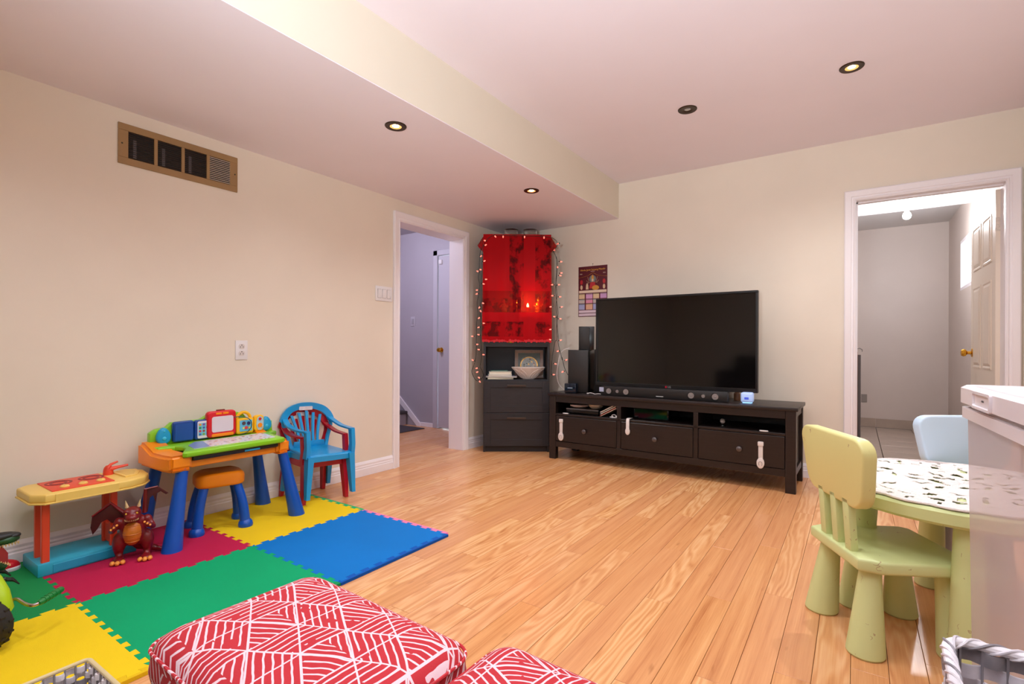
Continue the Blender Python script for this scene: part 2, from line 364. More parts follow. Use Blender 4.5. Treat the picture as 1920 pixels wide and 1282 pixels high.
# ================================================================== HALL beyond the left doorway
HY = 4.453
b = NB(); bx(b, -5.6, -4.10, HY, HY + 0.1, 0, 2.7); bx(b, -3.30, LX - 0.15, HY, HY + 0.1, 0, 2.7); bx(b, -4.10, -3.30, HY, HY + 0.1, 2.04, 2.7)
struct('wall_hall_far', b, M_hall, 'lilac-grey hall wall seen through the left doorway', 'wall', angle=None)
b = NB(); bx(b, -5.7, -5.6, 2.0, HY + 0.1, 0, 2.7); bx(b, -5.6, LX - 0.15, 1.9, 2.0, 0, 2.7); 
struct('wall_hall_end', b, M_hall, 'lilac-grey end wall of the hall beyond the stairs', 'wall', angle=None)
b = NB(); bx(b, -5.7, LX - 0.15, 1.9, HY + 0.1, 2.36, 2.46)
struct('ceiling_hall', b, M_hall, 'grey hall ceiling above the left doorway', 'ceiling', angle=None)
d1 = thing('door_1', 'flat grey-white hall door with brass knob seen through the left doorway', 'door', (-3.70, HY, 0), kind='structure')
b = NB(); bx(b, -0.385, 0.385, -0.002, 0.035, 0.012, 2.03, 0.002, 1); obj('leaf', b, M_halldoor, d1)
b = NB(); lathe(b, [(0.0, 0.0), (0.030, 0.0), (0.030, 0.006), (0.012, 0.010), (0.011, 0.028), (0.024, 0.038), (0.027, 0.050), (0.020, 0.062), (0, 0.066)], 20, (-0.335, -0.001, 0.925), (R(90), 0, 0)); obj('knob', b, M_brass, d1)
b = NB(); box(b, (-0.345, -0.012, 1.96), (0.045, 0.025, 0.05), 0.004); obj('catch', b, M_white, d1)
b = NB()
for x0, x1, z0, z1 in ((-0.46, -0.395, 0, 2.10), (0.395, 0.46, 0, 2.10), (-0.46, 0.46, 2.04, 2.10)): bx(b, x0, x1, -0.016, 0.0, z0, z1, 0.003, 1)
obj('frame', b, M_halldoor, d1)
b = NB(); bx(b, -4.38, -4.165, HY - 0.012, HY, 0, 0.05, 0.003, 1); struct('baseboard_hall', b, M_trim, 'short white baseboard between the stairs and the hall door', 'baseboard')
sk = NB(); prism(sk, [(-4.42, 0.0), (-4.36, 0.0), (-4.36, 0.03), (-5.55, 1.06), (-5.55, 0.98)], HY - 0.018, HY, 'y'); struct('trim_3', sk, M_trim, 'white diagonal stair skirt rising along the hall wall', 'stair skirt')
st = thing('staircase', 'wooden stairs with dark treads rising behind the left doorway', 'stairs', (-4.60, 4.0, 0), kind='structure')
M_tread = mat('dark_stained_tread', (58, 46, 44), 0.35); M_riser = mat('stair_riser_paint', (176, 172, 186), 0.5)
for k in range(4):
    b = NB(); bx(b, -0.26 * (k + 1) - 0.004, -0.26 * k + 0.03, -0.44, 0.433, 0.17 * (k + 1) - 0.035, 0.17 * (k + 1), 0.008); obj('tread', b, M_tread, st)
    b = NB(); bx(b, -0.26 * (k + 1), -0.26 * k, -0.44, 0.433, 0.17 * k, 0.17 * (k + 1) - 0.035); obj('riser', b, M_riser, st, angle=None)
b = NB(); prism(b, rrect(0.60, 0.62, 0.01, cx=-4.48, cy=4.02), 0.0005, 0.008, 'z', 0.002); tag(obj('door_mat', b, mat('dark_mat', (74, 66, 70), 0.9, bump=0.5, bscale=300)), 'dark grey mat on the hall floor at the foot of the stairs', 'mat')
hs = thing('wall_switch', 'single white switch plate on the grey hall wall', 'light switch', (-4.505, HY, 1.215))
b = NB(); bx(b, -0.036, 0.036, -0.005, 0, 0, 0.116, 0.003); obj('plate', b, M_halldoor, hs)
b = NB(); bx(b, -0.016, 0.016, -0.009, -0.004, 0.026, 0.09, 0.001); obj('rocker', b, mat('switch_rocker_grey', (170, 166, 176), 0.4), hs)

# ================================================================== TILED ROOM beyond the right doorway
UY = 7.63; UX = 0.88; UB = BY + 0.12
b = NB(); bx(b, -1.2, UX + 0.1, UY, UY + 0.1, 0, 2.6); struct('wall_utility_far', b, M_util, 'grey end wall of the tiled room', 'wall', angle=None)
WY0, WY1, WZ0, WZ1 = 5.95, 6.86, 1.555, 2.06
b = NB(); bx(b, UX, UX + 0.12, UB, WY0, 0, 2.6); bx(b, UX, UX + 0.12, WY1, UY, 0, 2.6); bx(b, UX, UX + 0.12, WY0, WY1, 0, WZ0); bx(b, UX, UX + 0.12, WY0, WY1, WZ1, 2.6)
struct('wall_utility_right', b, M_util, 'grey side wall of the tiled room with a small window', 'wall', angle=None)
b = NB(); bx(b, -1.3, -1.2, UB, UY, 0, 2.6); struct('wall_utility_left', b, M_util, 'grey side wall of the tiled room hidden behind the door frame', 'wall', angle=None)
b = NB(); bx(b, -1.3, UX + 0.1, UB, 6.2, 2.30, 2.6); bx(b, -1.3, UX + 0.1, 6.2, UY + 0.1, 2.43, 2.6)
struct('ceiling_utility', b, mat('utility_ceiling_paint', (214, 210, 208), 0.7), 'stepped white ceiling of the tiled room with a bare bulb', 'ceiling', angle=None)
b = NB(); bx(b, -1.3, UX + 0.1, BY + 0.13, UY + 0.1, -0.1, -0.010)
uf = struct('floor_utility', b, mat('grout', (92, 76, 68), 0.9), 'beige ceramic tile floor beyond the right doorway', 'floor', angle=None)
M_tile = mat('beige_ceramic_tile', (176, 158, 144), 0.30, var=0.10, vscale=5)
bm_ = NB(); box(bm_, (0, 0, -0.005), (0.338, 0.338, 0.010), 0.002, seg=1); tme = bpy.data.meshes.new('tile'); bm_.to_mesh(tme); bm_.free(); tme.materials.append(M_tile)
for i in range(-2, 2):
    for j in range(9):
        o = bpy.data.objects.new('tile', tme); COL.objects.link(o); o.parent = uf; o.location = (0.203 + 0.1715 + 0.343 * i, 7.62 - 0.1715 - 0.343 * j, 0)
bm_ = NB(); box(bm_, (0, 0, 0), (0.338, 0.010, 0.108), 0.002, seg=1); tme2 = bpy.data.meshes.new('skirting_tile'); bm_.to_mesh(tme2); bm_.free(); tme2.materials.append(M_tile)
for i in range(-2, 2):
    o = bpy.data.objects.new('skirting_tile', tme2); COL.objects.link(o); o.parent = uf; o.location = (0.203 + 0.1715 + 0.343 * i, UY - 0.006, 0.056)

# open six-panel door, hinged on the right jamb and swung square into the tiled room
d2 = thing('door_2', 'open white six-panel door with brass knob in the right doorway', 'door', (0.757, BY + 0.135, 0), R(0.8), kind='structure')
M_door = mat('white_door_paint', (240, 226, 210), 0.35)
b = NB(); bx(b, -0.012, 0.018, 0.0, 0.762, 0.01, 1.99, 0.002, 1); obj('leaf', b, M_door, d2)
zs = [(0.12, 0.62), (0.82, 1.42), (1.54, 1.86)]
for z0, z1 in zs:
    for y0, y1 in ((0.10, 0.345), (0.417, 0.662)):
        b = NB(); cy, cz, w, h = (y0 + y1) / 2, (z0 + z1) / 2, y1 - y0, z1 - z0
        fr = lambda W_, H_, x: [(x, cy + sx * W_ / 2, cz + sz * H_ / 2) for sx, sz in ((-1, -1), (1, -1), (1, 1), (-1, 1))]
        loft(b, [fr(w, h, -0.012), fr(w, h, -0.016), fr(w - 0.02, h - 0.02, -0.0175), fr(w - 0.04, h - 0.04, -0.0125), fr(w - 0.08, h - 0.08, -0.0195)])
        obj('panel', b, M_door, d2, angle=15)
kn_ = NB(); lathe(kn_, [(0.0, 0.0), (0.032, 0.0), (0.032, 0.006), (0.013, 0.010), (0.012, 0.030), (0.026, 0.040), (0.029, 0.052), (0.022, 0.066), (0, 0.070)], 24, (-0.012, 0.70, 0.93), (0, R(-90), 0)); obj('knob', kn_, M_brass, d2)
for z in (0.25, 1.72):
    b = NB(); bx(b, -0.013, 0.017, -0.0015, 0.001, z, z + 0.09); tube(b, [(0.020, -0.004, z), (0.020, -0.004, z + 0.09)], 0.006, 10); obj('hinge', b, mat('painted_hinge', (226, 214, 200), 0.4, var=0.15, vscale=60), d2)

# window with blind
w1 = thing('window_1', 'small bright window with white slatted blind on the tiled room wall', 'window', (UX, (WY0 + WY1) / 2, WZ0), kind='structure')
hw, wh = (WY1 - WY0) / 2, WZ1 - WZ0
b = NB()
for y0, y1, z0, z1 in ((-hw, hw, 0, 0.03), (-hw, hw, wh - 0.03, wh), (-hw, -hw + 0.03, 0.03, wh - 0.03), (hw - 0.03, hw, 0.03, wh - 0.03)): bx(b, 0.0, 0.06, y0, y1, z0, z1)
obj('frame', b, M_trim, w1, angle=None)
b = NB(); bx(b, 0.09, 0.094, -hw, hw, 0, wh); obj('pane', b, mat('window_daylight_glass', (235, 242, 255), 0.1, emit=(0.85, 0.93, 1.0), es=3.0), w1, angle=None)
b = NB(); box(b, (0, 0, 0), (0.028, 2 * hw - 0.066, 0.002), rot=(0, R(-28), 0)); slat = None
for k in range(13):
    if slat is None: slat = obj('slat', b, mat('blind_slat', (236, 238, 242), 0.5), w1, angle=None)
    else: slat = obj('slat', slat.data, None, w1)
    slat.location = (0.03, 0, 0.05 + k * 0.033)

# bare bulb
ul = thing('ceiling_lamp', 'bare glowing bulb on a white ceiling holder in the tiled room', 'lamp', (0.385, 5.93, 2.30))
b = NB(); lathe(b, [(0.0, 0), (0.065, 0), (0.065, -0.008), (0.05, -0.018), (0.028, -0.022), (0.024, -0.055), (0, -0.055)], 28); obj('holder', b, M_white, ul)
b = NB(); lathe(b, [(0.014, -0.055), (0.016, -0.068), (0.030, -0.090), (0.034, -0.108), (0.028, -0.128), (0.014, -0.138), (0, -0.140)], 24); obj('bulb', b, mat('lit_white_bulb', (255, 255, 255), 0.4, emit=(0.92, 0.96, 1.0), es=14), ul)
lamp('light', 'POINT', (0, 0, -0.17), 24, (0.96, 0.96, 1.0), ul, shadow_soft_size=0.035)

# folded board leaning in the tiled room
fb = thing('folded_board', 'tall brown wooden board with metal hook leaning beside the door frame in the tiled room', 'board', (0.0, 6.0, 0))
b = NB(); bx(b, -0.16, 0.014, 0.0, 0.03, 0, 0.93, 0.003, 1); obj('board', b, mat('brown_wood_edge', (160, 112, 80), 0.5, var=0.15, vscale=20, stretch=(8, 8, 0.6)), fb)
b = NB(); bx(b, -0.16, 0.040, 0.034, 0.06, 0, 0.90, 0.003, 1); obj('backing', b, mat('blue_grey_panel', (112, 108, 110), 0.5), fb)
b = NB(); tube(b, [(0.0, 0.0, 0.92), (0.0, 0.0, 0.955), (0.03, 0.02, 0.965), (0.05, 0.04, 0.95), (0.05, 0.04, 0.93)], 0.004); obj('hook', b, mat('grey_steel', (150, 146, 144), 0.3, metal=1), fb)
us = thing('wall_outlet', 'small grey outlet plate low on the tiled room end wall', 'outlet', (0.085, UY, 0.30))
b = NB(); bx(b, -0.03, 0.03, -0.006, 0, 0, 0.10, 0.002, 1); obj('plate', b, mat('grey_outlet_plate', (150, 140, 134), 0.5), us)
# ================================================================== CORNER CABINET
cL = onz(905.5, 847); cR = onz(1030, 847); cw = 0.605
crz = math.atan2(cR.y - cL.y, cR.x - cL.x); cC = (cL + cR) / 2
CM = Matrix.Translation((cC.x, cC.y, 0)) @ Matrix.Rotation(crz, 4, 'Z')     # cabinet frame: x along the front, y into the corner
M_cab = mat('black_brown_laminate', (41, 41, 46), 0.45, var=0.12, vscale=14, stretch=(1, 1, 6))
M_cabin = mat('cabinet_inside', (46, 50, 58), 0.5)
cb = thing('display_cabinet', 'tall black cabinet in the corner with two drawers and a shelf niche', 'cabinet', (cC.x, cC.y, 0), crz)
hw = cw / 2; dp = 0.30
b = NB(); bx(b, -hw, -hw + 0.02, 0, dp, 0, 1.955, 0.001, 1); obj('side_panel', b, M_cab, cb)
b = NB(); bx(b, hw - 0.02, hw, 0, dp, 0, 1.955, 0.001, 1); obj('side_panel', b, M_cab, cb)
b = NB(); bx(b, -hw + 0.02, hw - 0.02, dp - 0.008, dp, 0.05, 1.955); obj('back_panel', b, M_cabin, cb)
b = NB(); bx(b, -hw, hw, 0, dp, 1.955, 1.975, 0.001, 1); obj('top', b, M_cab, cb)
for z0, z1 in ((0.640, 0.662), (0.962, 0.990), (1.265, 1.280), (1.60, 1.615)):
    b = NB(); bx(b, -hw + 0.02, hw - 0.02, 0.002, dp - 0.008, z0, z1, 0.001, 1); obj('shelf', b, M_cab, cb)
b = NB(); bx(b, -hw + 0.02, hw - 0.02, 0.02, 0.035, 0.0, 0.055); obj('plinth', b, M_cab, cb)
M_handle = mat('brown_metal_handle', (74, 62, 56), 0.4, metal=0.4)
for z0, z1, hz in ((0.362, 0.650, 0.610), (0.058, 0.358, 0.315)):
    b = NB(); bx(b, -hw + 0.004, hw - 0.004, -0.014, 0.004, z0, z1, 0.001, 1)
    dr = obj('drawer', b, M_cab, cb)
    b = NB()
    for x0, x1, a0, a1 in ((-hw + 0.004, -hw + 0.066, z0, z1), (hw - 0.066, hw - 0.004, z0, z1), (-hw + 0.066, hw - 0.066, z0, z0 + 0.06), (-hw + 0.066, hw - 0.066, z1 - 0.06, z1)): bx(b, x0, x1, -0.020, -0.014, a0, a1, 0.001, 1)
    obj('drawer_frame', b, M_cab, dr)
    b = NB(); bx(b, -0.085, 0.085, -0.040, -0.032, hz - 0.009, hz + 0.009, 0.002); bx(b, -0.085, -0.07, -0.034, -0.018, hz - 0.005, hz + 0.005); bx(b, 0.07, 0.085, -0.034, -0.018, hz - 0.005, hz + 0.005); obj('handle', b, M_handle, dr)
# glass doors of the upper section
M_glass = mat('thin_glass', (240, 245, 245), 0.02, alpha=0.12)
for s in (-1, 1):
    x0, x1 = (-hw + 0.003, -0.002) if s < 0 else (0.002, hw - 0.003)
    b = NB()
    for a, c, z0, z1 in ((x0, x0 + 0.035, 0.985, 1.953), (x1 - 0.035, x1, 0.985, 1.953), (x0 + 0.035, x1 - 0.035, 0.985, 1.02), (x0 + 0.035, x1 - 0.035, 1.918, 1.953)): bx(b, a, c, -0.016, -0.002, z0, z1)
    gd = obj('glass_door', b, M_cab, cb, angle=None)
    b = NB(); bx(b, x0 + 0.035, x1 - 0.035, -0.010, -0.007, 1.02, 1.918); obj('pane', b, M_glass, gd, angle=None)

def CP(x, y, z): return CM @ Vector((x, y, z))
# figures and vessels behind the cloth
M_gold = mat('old_gold', (214, 160, 60), 0.3, metal=0.8); M_pale = mat('pale_figure', (220, 190, 150), 0.5)
def figurine(x, y, z, h, label, m):
    p = CP(x, y, z); f = thing('figurine', label, 'figurine', p, crz, 'figurines in the corner cabinet')
    b = NB(); lathe(b, [(0, 0), (0.30 * h, 0), (0.30 * h, 0.07 * h), (0.20 * h, 0.12 * h), (0, 0.12 * h)], 20); obj('base', b, M_gold, f)
    b = NB(); lathe(b, [(0.20 * h, 0.12 * h), (0.24 * h, 0.25 * h), (0.15 * h, 0.40 * h), (0.19 * h, 0.56 * h), (0.16 * h, 0.66 * h), (0.06 * h, 0.70 * h), (0.09 * h, 0.76 * h), (0.10 * h, 0.84 * h), (0.06 * h, 0.91 * h), (0.05 * h, 0.94 * h), (0, 1.0 * h)], 20, sc=(1, 0.75, 1)); obj('body', b, m, f)
    b = NB()
    for s in (-1, 1): tube(b, [(s * 0.17 * h, 0, 0.60 * h), (s * 0.27 * h, -0.05 * h, 0.46 * h), (s * 0.14 * h, -0.17 * h, 0.40 * h)], 0.045 * h)
    obj('arms', b, m, f)
figurine(-0.115, 0.12, 1.28, 0.13, 'pale seated figurine left of the glowing lamp behind the red cloth', M_pale)
figurine(-0.02, 0.12, 1.28, 0.19, 'gold figurine in the middle of the cabinet behind the red cloth', M_gold)
figurine(0.21, 0.14, 1.28, 0.16, 'gold figurine at the right side of the glowing lamp', M_gold)
figurine(0.04, 0.12, 0.99, 0.15, 'pale figurine on the lowest glazed shelf behind the red cloth', M_pale)
p = CP(0.105, 0.10, 1.28); dl = thing('oil_lamp', 'small glowing brass lamp behind the red cloth', 'lamp', p, crz)
b = NB(); lathe(b, [(0, 0), (0.03, 0), (0.012, 0.012), (0.012, 0.03), (0.034, 0.045), (0.036, 0.052), (0, 0.048)], 20); obj('bowl', b, M_gold, dl)
b = NB(); lathe(b, [(0, 0.048), (0.010, 0.058), (0.011, 0.068), (0.005, 0.085), (0, 0.094)], 14); obj('flame', b, mat('flame', (255, 190, 80), 0.5, emit=(1.0, 0.55, 0.15), es=60), dl)
lamp('light', 'POINT', (0, -0.02, 0.09), 2.2, (1.0, 0.55, 0.18), dl, shadow_soft_size=0.012)
p = CP(-0.05, 0.03, 0.99); bb = thing('brass_bowl', 'low brass bowl peeking out under the red cloth hem', 'bowl', p)
b = NB(); lathe(b, [(0, 0), (0.035, 0), (0.055, 0.012), (0.058, 0.022), (0.054, 0.022), (0.034, 0.006), (0, 0.005)], 28); obj('bowl', b, M_gold, bb)
b = NB(); lathe(b, [(0.0545, 0.019), (0.0605, 0.021), (0.0605, 0.025), (0.0545, 0.025)], 28); obj('rim', b, M_gold, bb)

# sheer red cloth over the upper half
M_cloth = mat('sheer_red_cloth', (190, 8, 24), 0.6, spec=0.15); t = NT(M_cloth)
X, Y, Z = t.xyz(t.coord())
nz = t.noise(t.comb(t.m('MULTIPLY', X, 1.3), 0.0, Z), 9.0, 5, 0.6)
lace = t.m('MINIMUM', 1.0, t.m('MAXIMUM', 0.0, t.m('MULTIPLY', t.m('SUBTRACT', nz, 0.47), 9.0)))
def band(c, lo, hi): return t.m('MULTIPLY', t.m('GREATER_THAN', c, lo), t.m('LESS_THAN', c, hi))
solid = t.m('MAXIMUM', t.m('MAXIMUM', band(Z, 1.19, 1.275), t.m('LESS_THAN', Z, 1.055)), t.m('MAXIMUM', band(X, 0.06, 0.165), t.m('MULTIPLY', band(X, -0.31, -0.07), t.m('GREATER_THAN', Z, 1.40))))
al0 = t.m('ADD', 0.60, t.m('MULTIPLY', t.m('MAXIMUM', solid, t.m('MULTIPLY', t.m('SUBTRACT', 1.0, lace), 0.72)), 0.36))
al = t.m('MULTIPLY', al0, t.m('SUBTRACT', 1.0, t.m('MULTIPLY', band(Z, 1.275, 1.47), 0.42)))
colc = t.mix(t.m('MAXIMUM', solid, t.m('SUBTRACT', 1.0, lace)), srgb(120, 0, 8), srgb(194, 0, 14))
t.l.new(colc, t.p.inputs['Base Color'])
tr = t.n.new('ShaderNodeBsdfTransparent'); tr.inputs[0].default_value = (1.0, 0.30, 0.25, 1)
tl = t.n.new('ShaderNodeBsdfTranslucent'); t.l.new(colc, tl.inputs[0])
m1 = t.n.new('ShaderNodeMixShader'); m1.inputs[0].default_value = 0.25; t.l.new(t.p.outputs[0], m1.inputs[1]); t.l.new(tl.outputs[0], m1.inputs[2])
m2 = t.n.new('ShaderNodeMixShader'); t.l.new(al, m2.inputs[0]); t.l.new(tr.outputs[0], m2.inputs[1]); t.l.new(m1.outputs[0], m2.inputs[2])
t.l.new(m2.outputs[0], t.n['Material Output'].inputs[0])
cl = thing('red_cloth', 'sheer red lace-edged cloth draped over the top of the corner cabinet', 'cloth', (cC.x, cC.y, 0), crz)
bm = NB(); NX, NZ = 72, 60; gridv = []
for j in range(NZ + 1):
    row = []
    for i in range(NX + 1):
        u = i / NX; v = j / NZ; x = -0.308 + 0.618 * u
        zb = 1.012 + 0.010 * abs(math.sin(u * 26)) + 0.004 * math.sin(u * 9)
        z = zb + (1.985 - zb) * v
        y = -0.030 - 0.005 * math.sin(x * 46 + 0.6 * math.sin(z * 5)) * (1 - 0.6 * v) - 0.010 * (1 - v)
        x *= 1 + 0.03 * (1 - v)
        row.append(bm.verts.new((x, y, z)))
    gridv.append(row)
for j in range(NZ):
    for i in range(NX): bm.faces.new((gridv[j][i], gridv[j][i + 1], gridv[j + 1][i + 1], gridv[j + 1][i]))
o = obj('front_drape', bm, M_cloth, cl, angle=80)
bm = NB(); g2 = []
for j in range(11):
    row = []
    for i in range(NX + 1):
        x = -0.308 + 0.618 * i / NX; y = -0.030 - 0.005 * math.sin(x * 46) * 0.4 + 0.26 * j / 10
        row.append(bm.verts.new((x, y, 1.985 + 0.002 * math.sin(x * 30 + y * 20) * min(1, j))))
    g2.append(row)
for j in range(10):
    for i in range(NX): bm.faces.new((g2[j][i], g2[j][i + 1], g2[j + 1][i + 1], g2[j + 1][i]))
obj('top_drape', bm, M_cloth, cl, angle=80)
for s in (-1, 1):        # corner flaps standing out beside the cabinet
    bm = NB(); n = 10; rows = []
    for j in range(n + 1):
        v = j / n; a = Vector((s * 0.296, -0.030, 1.985 - 0.16 * v)); w = 0.068 * (1 - abs(v - 0.62) / 0.62 if v < 0.62 else 1 - (v - 0.62) / 0.38 * 0.75)
        rows.append([bm.verts.new(a + Vector((s * w * k / 6, -0.010 * math.sin(k * 1.2 + v * 6) * k / 6 + 0.02 * k / 6, -0.004 * math.sin(k * 2.1)))) for k in range(7)])
    for j in range(n):
        for k in range(6): bm.faces.new((rows[j][k], rows[j][k + 1], rows[j + 1][k + 1], rows[j + 1][k]))
    obj('corner_flap', bm, M_cloth, cl, angle=80)
bm = NB()               # lace scallops along the hem
for i in range(26):
    x = (-0.305 + 0.61 * (i + 0.5) / 26) * 1.03
    lathe(bm, [(0.0, -0.001), (0.0125, -0.001), (0.0135, 0.0), (0.0125, 0.001), (0, 0.001)], 12, (x, -0.0425, 1.016 + 0.004 * math.sin(i * 2.7)), (R(90), 0, 0))
obj('lace_hem', bm, mat('red_lace', (200, 12, 30), 0.6), cl)

# glass jars on top
M_jar = mat('clear_glass', (255, 255, 255), 0.03, trans=1.0)
for px, lb in ((958, 'left glass jar standing on top of the corner cabinet'), (993, 'right glass jar standing on top of the corner cabinet')):
    q = (px - 968) * 4.8 / F
    j = thing('glass_jar', lb, 'jar', CP(q, 0.12, 1.990), crz, 'glass jars on the cabinet')
    b = NB(); lathe(b, [(0, 0.002), (0.045, 0.002), (0.062, 0.020), (0.066, 0.040), (0.060, 0.060), (0.064, 0.068), (0.061, 0.068), (0.057, 0.060), (0.062, 0.040), (0.058, 0.022), (0.043, 0.006), (0, 0.006)], 32); obj('bowl', b, M_jar, j)
    b = NB(); lathe(b, [(0.061, 0.0665), (0.0655, 0.0675), (0.0655, 0.0705), (0.061, 0.0705)], 32); obj('rim', b, M_jar, j)

# niche: books, picture, bowl
nz0 = 0.663
bk = [(0.24, 0.16, 0.016, (214, 208, 170), 'pale yellow book at the bottom of the stack'), (0.29, 0.17, 0.012, (150, 146, 168), 'wide grey-lilac book second from the bottom of the stack'),
      (0.22, 0.15, 0.014, (214, 220, 222), 'thin pale book in the middle of the stack'), (0.21, 0.14, 0.026, (232, 228, 220), 'thick white book near the top of the stack'), (0.16, 0.12, 0.008, (70, 140, 130), 'thin green booklet on top of the stack')]
z = nz0
for k, (w, d, h, c, lb) in enumerate(bk):
    e = thing('book', lb + ' in the cabinet niche', 'book', CP(-0.148 + (0, 0.012, -0.006, 0.0, -0.012)[k], 0.11, z), crz + R((2, -3, 3, -2, 4)[k]), 'books stacked in the cabinet niche')
    M_c = mat('book_cover_%d' % k, c, 0.5)
    b = NB(); bx(b, -w / 2, w / 2, -d / 2, d / 2, 0.0, 0.0015); bx(b, -w / 2, w / 2, -d / 2, d / 2, h - 0.0015, h); bx(b, -w / 2, w / 2, d / 2 - 0.0015, d / 2, 0, h); obj('cover', b, M_c, e, angle=None)
    b = NB(); bx(b, -w / 2 + 0.003, w / 2 - 0.003, -d / 2 + 0.003, d / 2 - 0.002, 0.0015, h - 0.0015); obj('pages', b, mat('book_pages', (236, 228, 208), 0.8), e, angle=None)
    z += h + 0.0003
pf = thing('framed_picture', 'wooden framed round mosaic picture wrapped in clear plastic in the cabinet niche', 'picture', CP(0.125, 0.20, nz0), crz)
M_tanwood = mat('light_wood_frame', (176, 122, 84), 0.5, var=0.15, vscale=20)
tilt = R(-13)
PFp = lambda o_: setattr(o_, 'rotation_euler', (tilt, 0, R(-3)))
b = NB()
for x0, x1, z0, z1 in ((-0.135, 0.135, 0, 0.03), (-0.135, 0.135, 0.245, 0.275), (-0.135, -0.105, 0.03, 0.245), (0.105, 0.135, 0.03, 0.245)): bx(b, x0, x1, -0.008, 0.008, z0, z1, 0.002, 1)
PFp(obj('frame', b, M_tanwood, pf))
b = NB(); bx(b, -0.106, 0.106, -0.002, 0.006, 0.029, 0.246); PFp(obj('backing', b, mat('green_board', (26, 66, 48), 0.5), pf, angle=None))
b = NB(); prism(b, [(0.085 * math.cos(2 * math.pi * k / 32), 0.125 + 0.085 * math.sin(2 * math.pi * k / 32)) for k in range(32)], -0.004, -0.0015, 'y'); PFp(obj('ring', b, M_gold, pf))
b = NB(); prism(b, [(0.074 * math.cos(2 * math.pi * k / 32), 0.125 + 0.074 * math.sin(2 * math.pi * k / 32)) for k in range(32)], -0.005, -0.0035, 'y'); PFp(obj('disc', b, mat('mosaic_white', (206, 214, 210), 0.4), pf))
rr = random.Random(3)
for k in range(26):
    a = rr.uniform(0, 6.28); q = rr.uniform(0.01, 0.062); s = rr.uniform(0.006, 0.011); x, zz = q * math.cos(a), 0.125 + q * math.sin(a)
    b = NB(); prism(b, [(x - s, zz - s * 0.6), (x + s, zz - s * 0.6), (x, zz + s)], -0.0062, -0.0048, 'y'); PFp(obj('mosaic_piece', b, [mat('mosaic_dark', (40, 60, 52), 0.4), mat('mosaic_red', (170, 60, 50), 0.4), M_gold][k % 3], pf, angle=None))
b = NB(); bx(b, -0.138, 0.138, -0.013, -0.0125, -0.0, 0.278); PFp(obj('plastic_wrap', b, mat('clear_wrap', (255, 255, 255), 0.08, alpha=0.12, bump=0.8, bscale=22), pf, angle=None))
wb = thing('carved_bowl', 'white carved stone bowl in the cabinet niche in front of the framed picture', 'bowl', CP(0.112, 0.085, nz0), crz)
M_stone = mat('white_carved_stone', (226, 214, 206), 0.6, bump=0.3, bscale=40)
b = NB(); SG = 64; prof = [(0, 0.0), (0.055, 0.0), (0.066, 0.010), (0.095, 0.040), (0.122, 0.068), (0.150, 0.098), (0.158, 0.108), (0.154, 0.112), (0.146, 0.104), (0.118, 0.076), (0.09, 0.048), (0.06, 0.018), (0, 0.014)]
lathe(b, prof, SG, sc=(1, 0.58, 1)); obj('bowl', b, M_stone, wb)
b = NB()
for k in range(22):
    a0 = 2 * math.pi * k / 22; pts = []
    for q in range(7):
        v = q / 6; r_ = 0.067 + 0.080 * v; zz = 0.012 + 0.083 * v; a = a0 + (0.55 if k % 3 else -0.6) * v * v * (1 if k % 2 else -0.7)
        pts.append((1.012 * r_ * math.cos(a), 0.58 * 1.012 * r_ * math.sin(a), zz))
    tube(b, pts, 0.0030, 6)
obj('carving', b, M_stone, wb)

# fairy lights
M_wire = mat('green_black_wire', (14, 26, 20), 0.5); M_fl = mat('lit_red_bulb', (240, 80, 60), 0.4, emit=(1.0, 0.20, 0.14), es=1.3); M_sock = mat('fairy_light_socket', (20, 40, 28), 0.5)
z4 = lambda x, y: (860 + x / 5.342, 400 + y / 5.342); z8 = lambda x, y: (880 + x / 10.667, 630 + y / 10.667); z7 = lambda x, y: (1040 + x / 8.014, 590 + y / 8.014)
def fairy(label, strands, bulbs, dep):
    f = thing('fairy_lights', label, 'fairy lights', (cC.x, cC.y, 0), 0)
    O = Vector((cC.x, cC.y, 0)); allp = []
    for sidx, sd in enumerate(strands):
        pts = spline([ondep(*q, dep + 0.006 * sidx) - O for q in sd], 7); allp += pts
        b = NB(); tube(b, pts, 0.0024, 6); obj('wire', b, M_wire, f)
    b0 = NB(); lathe(b0, [(0, 0.006), (0.0050, 0.007), (0.0062, 0.014), (0.0040, 0.024), (0, 0.027)], 10); s0 = NB(); lathe(s0, [(0, -0.006), (0.0036, -0.006), (0.0044, 0.008), (0, 0.008)], 8)
    bd = so = None
    for k, q in enumerate(bulbs):
        P = ondep(*q, dep) - O; near = min(allp, key=lambda w: (w - P).length); d = P - near
        if d.length > 0.05: near = P; d = Vector((random.uniform(-1, 1), random.uniform(-1, 0), random.uniform(-.5, .5)))
        d.normalize(); e = d.to_track_quat('Z', 'Y').to_euler()
        if so is None: so = obj('socket', s0, M_sock, f); bd = obj('bulb', b0, M_fl, so)
        else: so = obj('socket', so.data, None, f); bd = obj('bulb', bd.data, None, so)
        so.location = P - d * 0.012; so.rotation_euler = e
    return f
L1 = [z4(225, 330), z4(212, 420), z4(205, 560), z4(197, 640), z4(210, 720), z4(196, 830), z4(185, 900), z4(192, 1000), z4(180, 1100), z4(178, 1200), z8(138, 60), z8(140, 165), z8(135, 300), z8(120, 480), z8(75, 620), z8(50, 710), z8(90, 820), z8(150, 892), z8(215, 880), z8(278, 790), z8(250, 680), z8(213, 610), z8(240, 450), z8(240, 250), z8(228, 60), z4(220, 1200), z4(222, 1100), z4(215, 950), z4(230, 850), z4(225, 700), z4(230, 560), z4(238, 400), z4(245, 330)]
